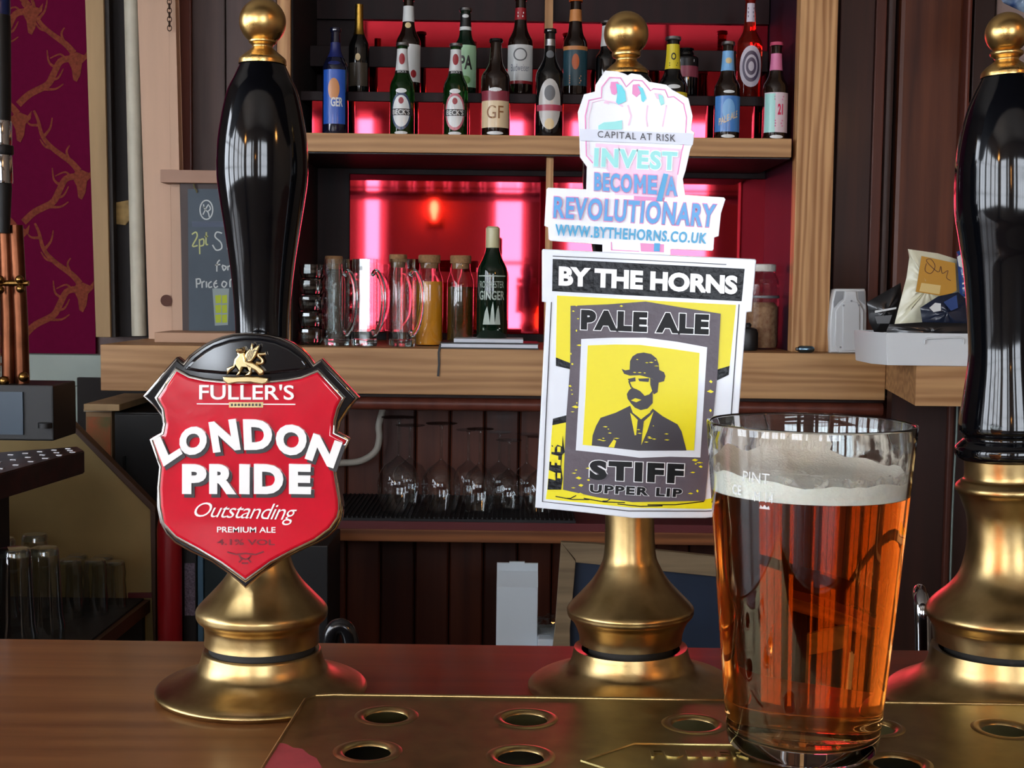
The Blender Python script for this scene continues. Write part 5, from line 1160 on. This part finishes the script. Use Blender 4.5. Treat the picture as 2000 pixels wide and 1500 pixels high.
zsh = PY(225, 1186, 2.66).z; xr_ = X(292, YE-.01, 1190)
ob('glass_shelf', prism([(-1.55, 2.0), (X(100, 2.2, 1240), 2.0), (xr_, YE-.005), (-1.55, YE-.005)], zsh-.03, zsh-.004), m_trim, sc_)
ob('shelf_mat', prism([(-1.54, 2.02), (X(92, 2.2, 1240), 2.02), (xr_-.012, YE-.01), (-1.54, YE-.01)], zsh-.004, zsh), MATS['black_rubber'], sc_)
ob('red_skirting', pxshape(c6b([(568, 1178), (688, 1178), (680, 1200), (568, 1200)]), YE-.006, .006), MATS['oxblood_paint'], sc_)
ob('base_panel', box(-1.55, xr_-.01, YE-.03, YE-.008, 0, zsh-.031), m_recess, sc_)
m_pint2 = thin_glass('pint_glassware', (240, 245, 246), 2.4)
def upturned(px, pyt, hw, Y, label, nonic=True):
    p = PY(px, 1200, Y); H = PY(px, pyt, Y).z-zsh; R = hw*S(Y)
    t = thing('upturned_glass', label, 'glass', (p.x, Y, zsh+.0004), 'upturned glasses in the side cabinet')
    ob('body', lathe([(R, 0), (R*.98, H*.1), (R*1.02, H*.2), (R*.9, H*.32), (R*.78, H*.8), (R*.74, H*.97), (R*.68, H), (0, H*.97)] if nonic else [(R, 0), (R*.96, H*.4), (R*.88, H*.6), (R*.94, H*.75), (R*.82, H*.98), (R*.72, H), (0, H*.97)], 24), m_pint2, t, (0, 0, 0))
    ob('base', lathe([(0, H*.93), (R*.7, H*.93), (R*.72, H*.985), (R*.6, H*1.004), (0, H*.99)], 24), m_pint2, t, (0, 0, 0))
upturned(227, 1096, 21, 2.66, 'short upturned glass furthest right in the side cabinet', False); upturned(187, 1093, 25, 2.60, 'short upturned glass second from the right in the side cabinet', False)
upturned(203, 1086, 24, 2.69, 'short upturned glass at the back of the side cabinet behind the second one', False); upturned(137, 1092, 27, 2.58, 'short upturned glass third from the right in the side cabinet', False)
upturned(152, 1084, 24, 2.68, 'short upturned glass at the back of the side cabinet behind the third one', False)
upturned(88, 1070, 38, 2.38, 'tall upturned pint glass nearest the short glasses'); upturned(30, 1072, 42, 2.30, 'tall upturned pint glass in front at the left edge'); upturned(70, 1044, 34, 2.56, 'tall upturned pint glass at the back of the side cabinet'); upturned(4, 1052, 36, 2.46, 'tall upturned pint glass at the back left edge')
# red gas-bottle-like cylinder and files right of the cabinet
rc = thing('red_cylinder', 'tall dark red cylinder standing beside the side cabinet', 'cylinder', at(332, 1240, 2.7, 0)); R = 24*S(2.7); zt_ = PY(332, 985, 2.7).z
ob('body', lathe([(0, .0005), (R*.95, .0005), (R, .01), (R, zt_-.05), (R*.8, zt_-.02), (R*.3, zt_), (0, zt_)], 28), mat('crimson_paint', (150, 12, 24), .35), rc, (0, 0, 0))
ob('valve', lathe([(R*.28, zt_-.002), (R*.28, zt_+.03), (R*.5, zt_+.035), (R*.5, zt_+.05), (0, zt_+.05)], 16), m_steel, rc, (0, 0, 0))
YK2 = 2.72
def folder(label, a, b, top, m, strip=None):
    z1 = PY((a+b)/2, top, YK2).z; t = thing('ring_binder', label, 'binder', at((a+b)/2, 1240, YK2, ZW+.0005))
    xa_, xb_ = X(a, YK2, 1180), X(b, YK2, 1180)
    ob('cover', box(xa_, xb_, YK2, YK2+.2, ZW+.0005, z1, .002), m, t)
    if strip: ob('spine_label', box(xa_+.003, xb_-.003, YK2-.001, YK2, z1-.14, z1-.03), strip, t)
folder('black ring binder with speckled spine beside the red cylinder', 358, 384, 1072, m_cover, mat('speckled_paper', (70, 64, 80), .7, c2=(130, 120, 140), vscale=300)); folder('slim blue grey binder between the dark ones', 386, 397, 1066, mat('blue_grey_cover', (74, 112, 140), .4)); folder('dark teal binder behind the left pump skirt', 399, 470, 1060, mat('dark_teal_cover', (14, 34, 40), .4)); folder('narrow black binder behind the left pump skirt', 560, 640, 1066, m_cover)
# boxes under the counter end
sb = thing('side_bench', 'dark bench in the corner behind the side cabinet', 'bench', at(230, 1000, 3.1, 0)); zbn = PY(230, 985, 3.0).z
ob('bench_top', box(-1.5, X(560, 3.0, 980), 2.98, 3.37, zbn-.03, zbn), m_dark, sb); ob('bench_front', box(-1.5, X(560, 3.0, 980), 3.0, 3.02, 0, zbn-.0305), m_recess, sb)
bxx = thing('black_box', 'large black box in the dark corner under the counter end', 'box', at(258, 985, 3.02, zbn+.0005))
zt2 = PY(258, 806, 3.02).z
ob('carcass', box(X(222, 3.02, 900), X(420, 3.02, 900), 3.03, 3.3, zbn+.0005, zt2, .003), m_black, bxx); ob('door', box(X(225, 3.02, 900), X(416, 3.02, 900), 3.018, 3.0295, zbn+.006, zt2-.004, .002), m_black, bxx)
ob('door_handle', box(X(238, 3.0, 900), X(242, 3.0, 900), 3.005, 3.0178, zbn+.05, zbn+.11, .001), m_iron, bxx)
cdx = thing('printed_carton', 'worn carton printed in orange and green beside the black box', 'carton', at(195, 985, 3.04, zbn+.0005))
zt3 = PY(195, 804, 3.04).z
ob('carton_body', box(X(168, 3.04, 900), X(219, 3.04, 900), 3.04, 3.25, zbn+.0005, zt3, .002), mat('kraft_card', (150, 118, 84), .8), cdx)
ob('picture_print', box(X(170, 3.04, 900), X(217, 3.04, 900), 3.0385, 3.0398, zbn+.02, zt3-.012), mat('fruit_print', (170, 84, 40), .6, c2=(90, 96, 50), vscale=22), cdx)
ob('lid_flap', box(X(166, 3.04, 900), X(221, 3.04, 900), 3.034, 3.26, zt3+.0002, zt3+.006), mat('pale_card', (176, 160, 136), .8), cdx)
ob('wooden_lid', box(X(166, 3.0, 800), X(236, 3.0, 800), 2.99, 3.3, zt2+.001 if zt2 > zt3+.007 else zt3+.0065, (zt2 if zt2 > zt3+.007 else zt3+.006)+.016, .002), m_tan, bxx)
# beer font on its own drip tray
yfo = 2.30; zfo = PY(80, 884, 2.15).z
dt2 = thing('black_drip_tray', 'black perforated drip tray in front of the copper beer font', 'tray', at(60, 900, 2.15, zfo-.03))
quad = [PZ(-120, 892, zfo), PZ(152, 872, zfo), PZ(165, 880, zfo), PZ(-120, 958, zfo)]
pl = [(q.x, q.y) for q in (quad[3], quad[2], quad[1], quad[0])]
ob('tray_body', prism(pl, zfo-.038, zfo, .002), mat('worn_black_metal', (34, 28, 28), .35, metal=.4, c2=(80, 44, 40), vscale=40), dt2)
for i in range(9):
    for j in range(3):
        u, v = (i+.6)/9.4, (j+.7)/3.4
        q = (quad[0]*(1-u)+quad[1]*u)*(1-v)+(quad[3]*(1-u)+quad[2]*u)*v
        ob('slot', box(q.x-.004, q.x+.005, q.y-.004, q.y+.004, zfo+.0001, zfo+.0009), m_silver, dt2)
ob('support', box(-1.5, -.92, 2.2, 2.42, zsh+.002, zfo-.0385), m_recess, dt2)
fo = thing('beer_font', 'copper pipe beer font with black tap at the left edge', 'beer font', at(20, 870, yfo, zfo-.03))
zb1 = PY(50, 752, yfo).z
ob('base_box', box(-1.25, X(104, yfo, 800), yfo, yfo+.12, zfo+.0012, zb1, .003), m_black, fo)
ob('badge_panel', box(-1.25, X(46, yfo, 800), yfo-.004, yfo-.0002, zfo+.012, zb1-.012), mat('slate_blue_panel', (50, 66, 80), .35), fo)
ob('box_foot', tube([PY(88, 826, yfo-.01), PY(88, 836, yfo-.01)], .012, 12), m_black, fo)
m_cu = mat('copper', (104, 62, 42), .34, metal=1, var=.3, vscale=20)
for a, b_, r in ((44, 30, .0125), (18, 10, .0125), (-14, -18, .0125)):
    ob('copper_pipe', tube([PY(a, 752, yfo+.04), PY((a+b_)/2+3, 620, yfo+.04), PY(b_, 440, yfo+.04)], r, 16), m_cu, fo)
ob('pipe_clamp', tube([PY(-40, 553, yfo+.02), PY(56, 553, yfo+.02)], .005, 8), mat('bronze', (150, 112, 60), .25, metal=1), fo)
for q in ((38, 546), (0, 546), (40, 564), (0, 566)): ob('clamp_nut', lathe([(.0075*sin(pi*i/8), .0075*cos(pi*i/8)) for i in range(9)], 14), MATS['bronze'], fo, loc=PY(q[0], q[1], yfo+.012)-fo.location)
for q in ((8, 744), (46, 736)): ob('bolt', lathe([(.009*sin(pi*i/8), .009*cos(pi*i/8)) for i in range(9)], 14), MATS['bronze'], fo, loc=PY(q[0], q[1], yfo+.012)-fo.location)
tpx = PY(2, 300, yfo+.02).x
def seg(nm, y0, y1, r0, r1, m): 
    z0_, z1_ = PY(2, y0, yfo+.02).z, PY(2, y1, yfo+.02).z
    ob(nm, lathe([(0, z1_), (r1, z1_), (r1*1.04, z1_+(z0_-z1_)*.1), (r0*1.04, z1_+(z0_-z1_)*.9), (r0, z0_), (0, z0_)], 24), m, fo, loc=Vector((tpx, yfo+.02, 0))-fo.location)
seg('tap_handle', -60, 30, .018, .018, mat('blue_black_plastic', (20, 34, 76), .25)); seg('tap_handle', 30, 235, .0185, .017, m_black); seg('chrome_collar', 236, 284, .018, .0175, m_tapc); seg('black_ring', 284, 302, .020, .020, m_black); seg('tap_body', 302, 358, .0175, .0185, m_tapc); seg('nozzle', 358, 455, .0165, .0125, m_black)
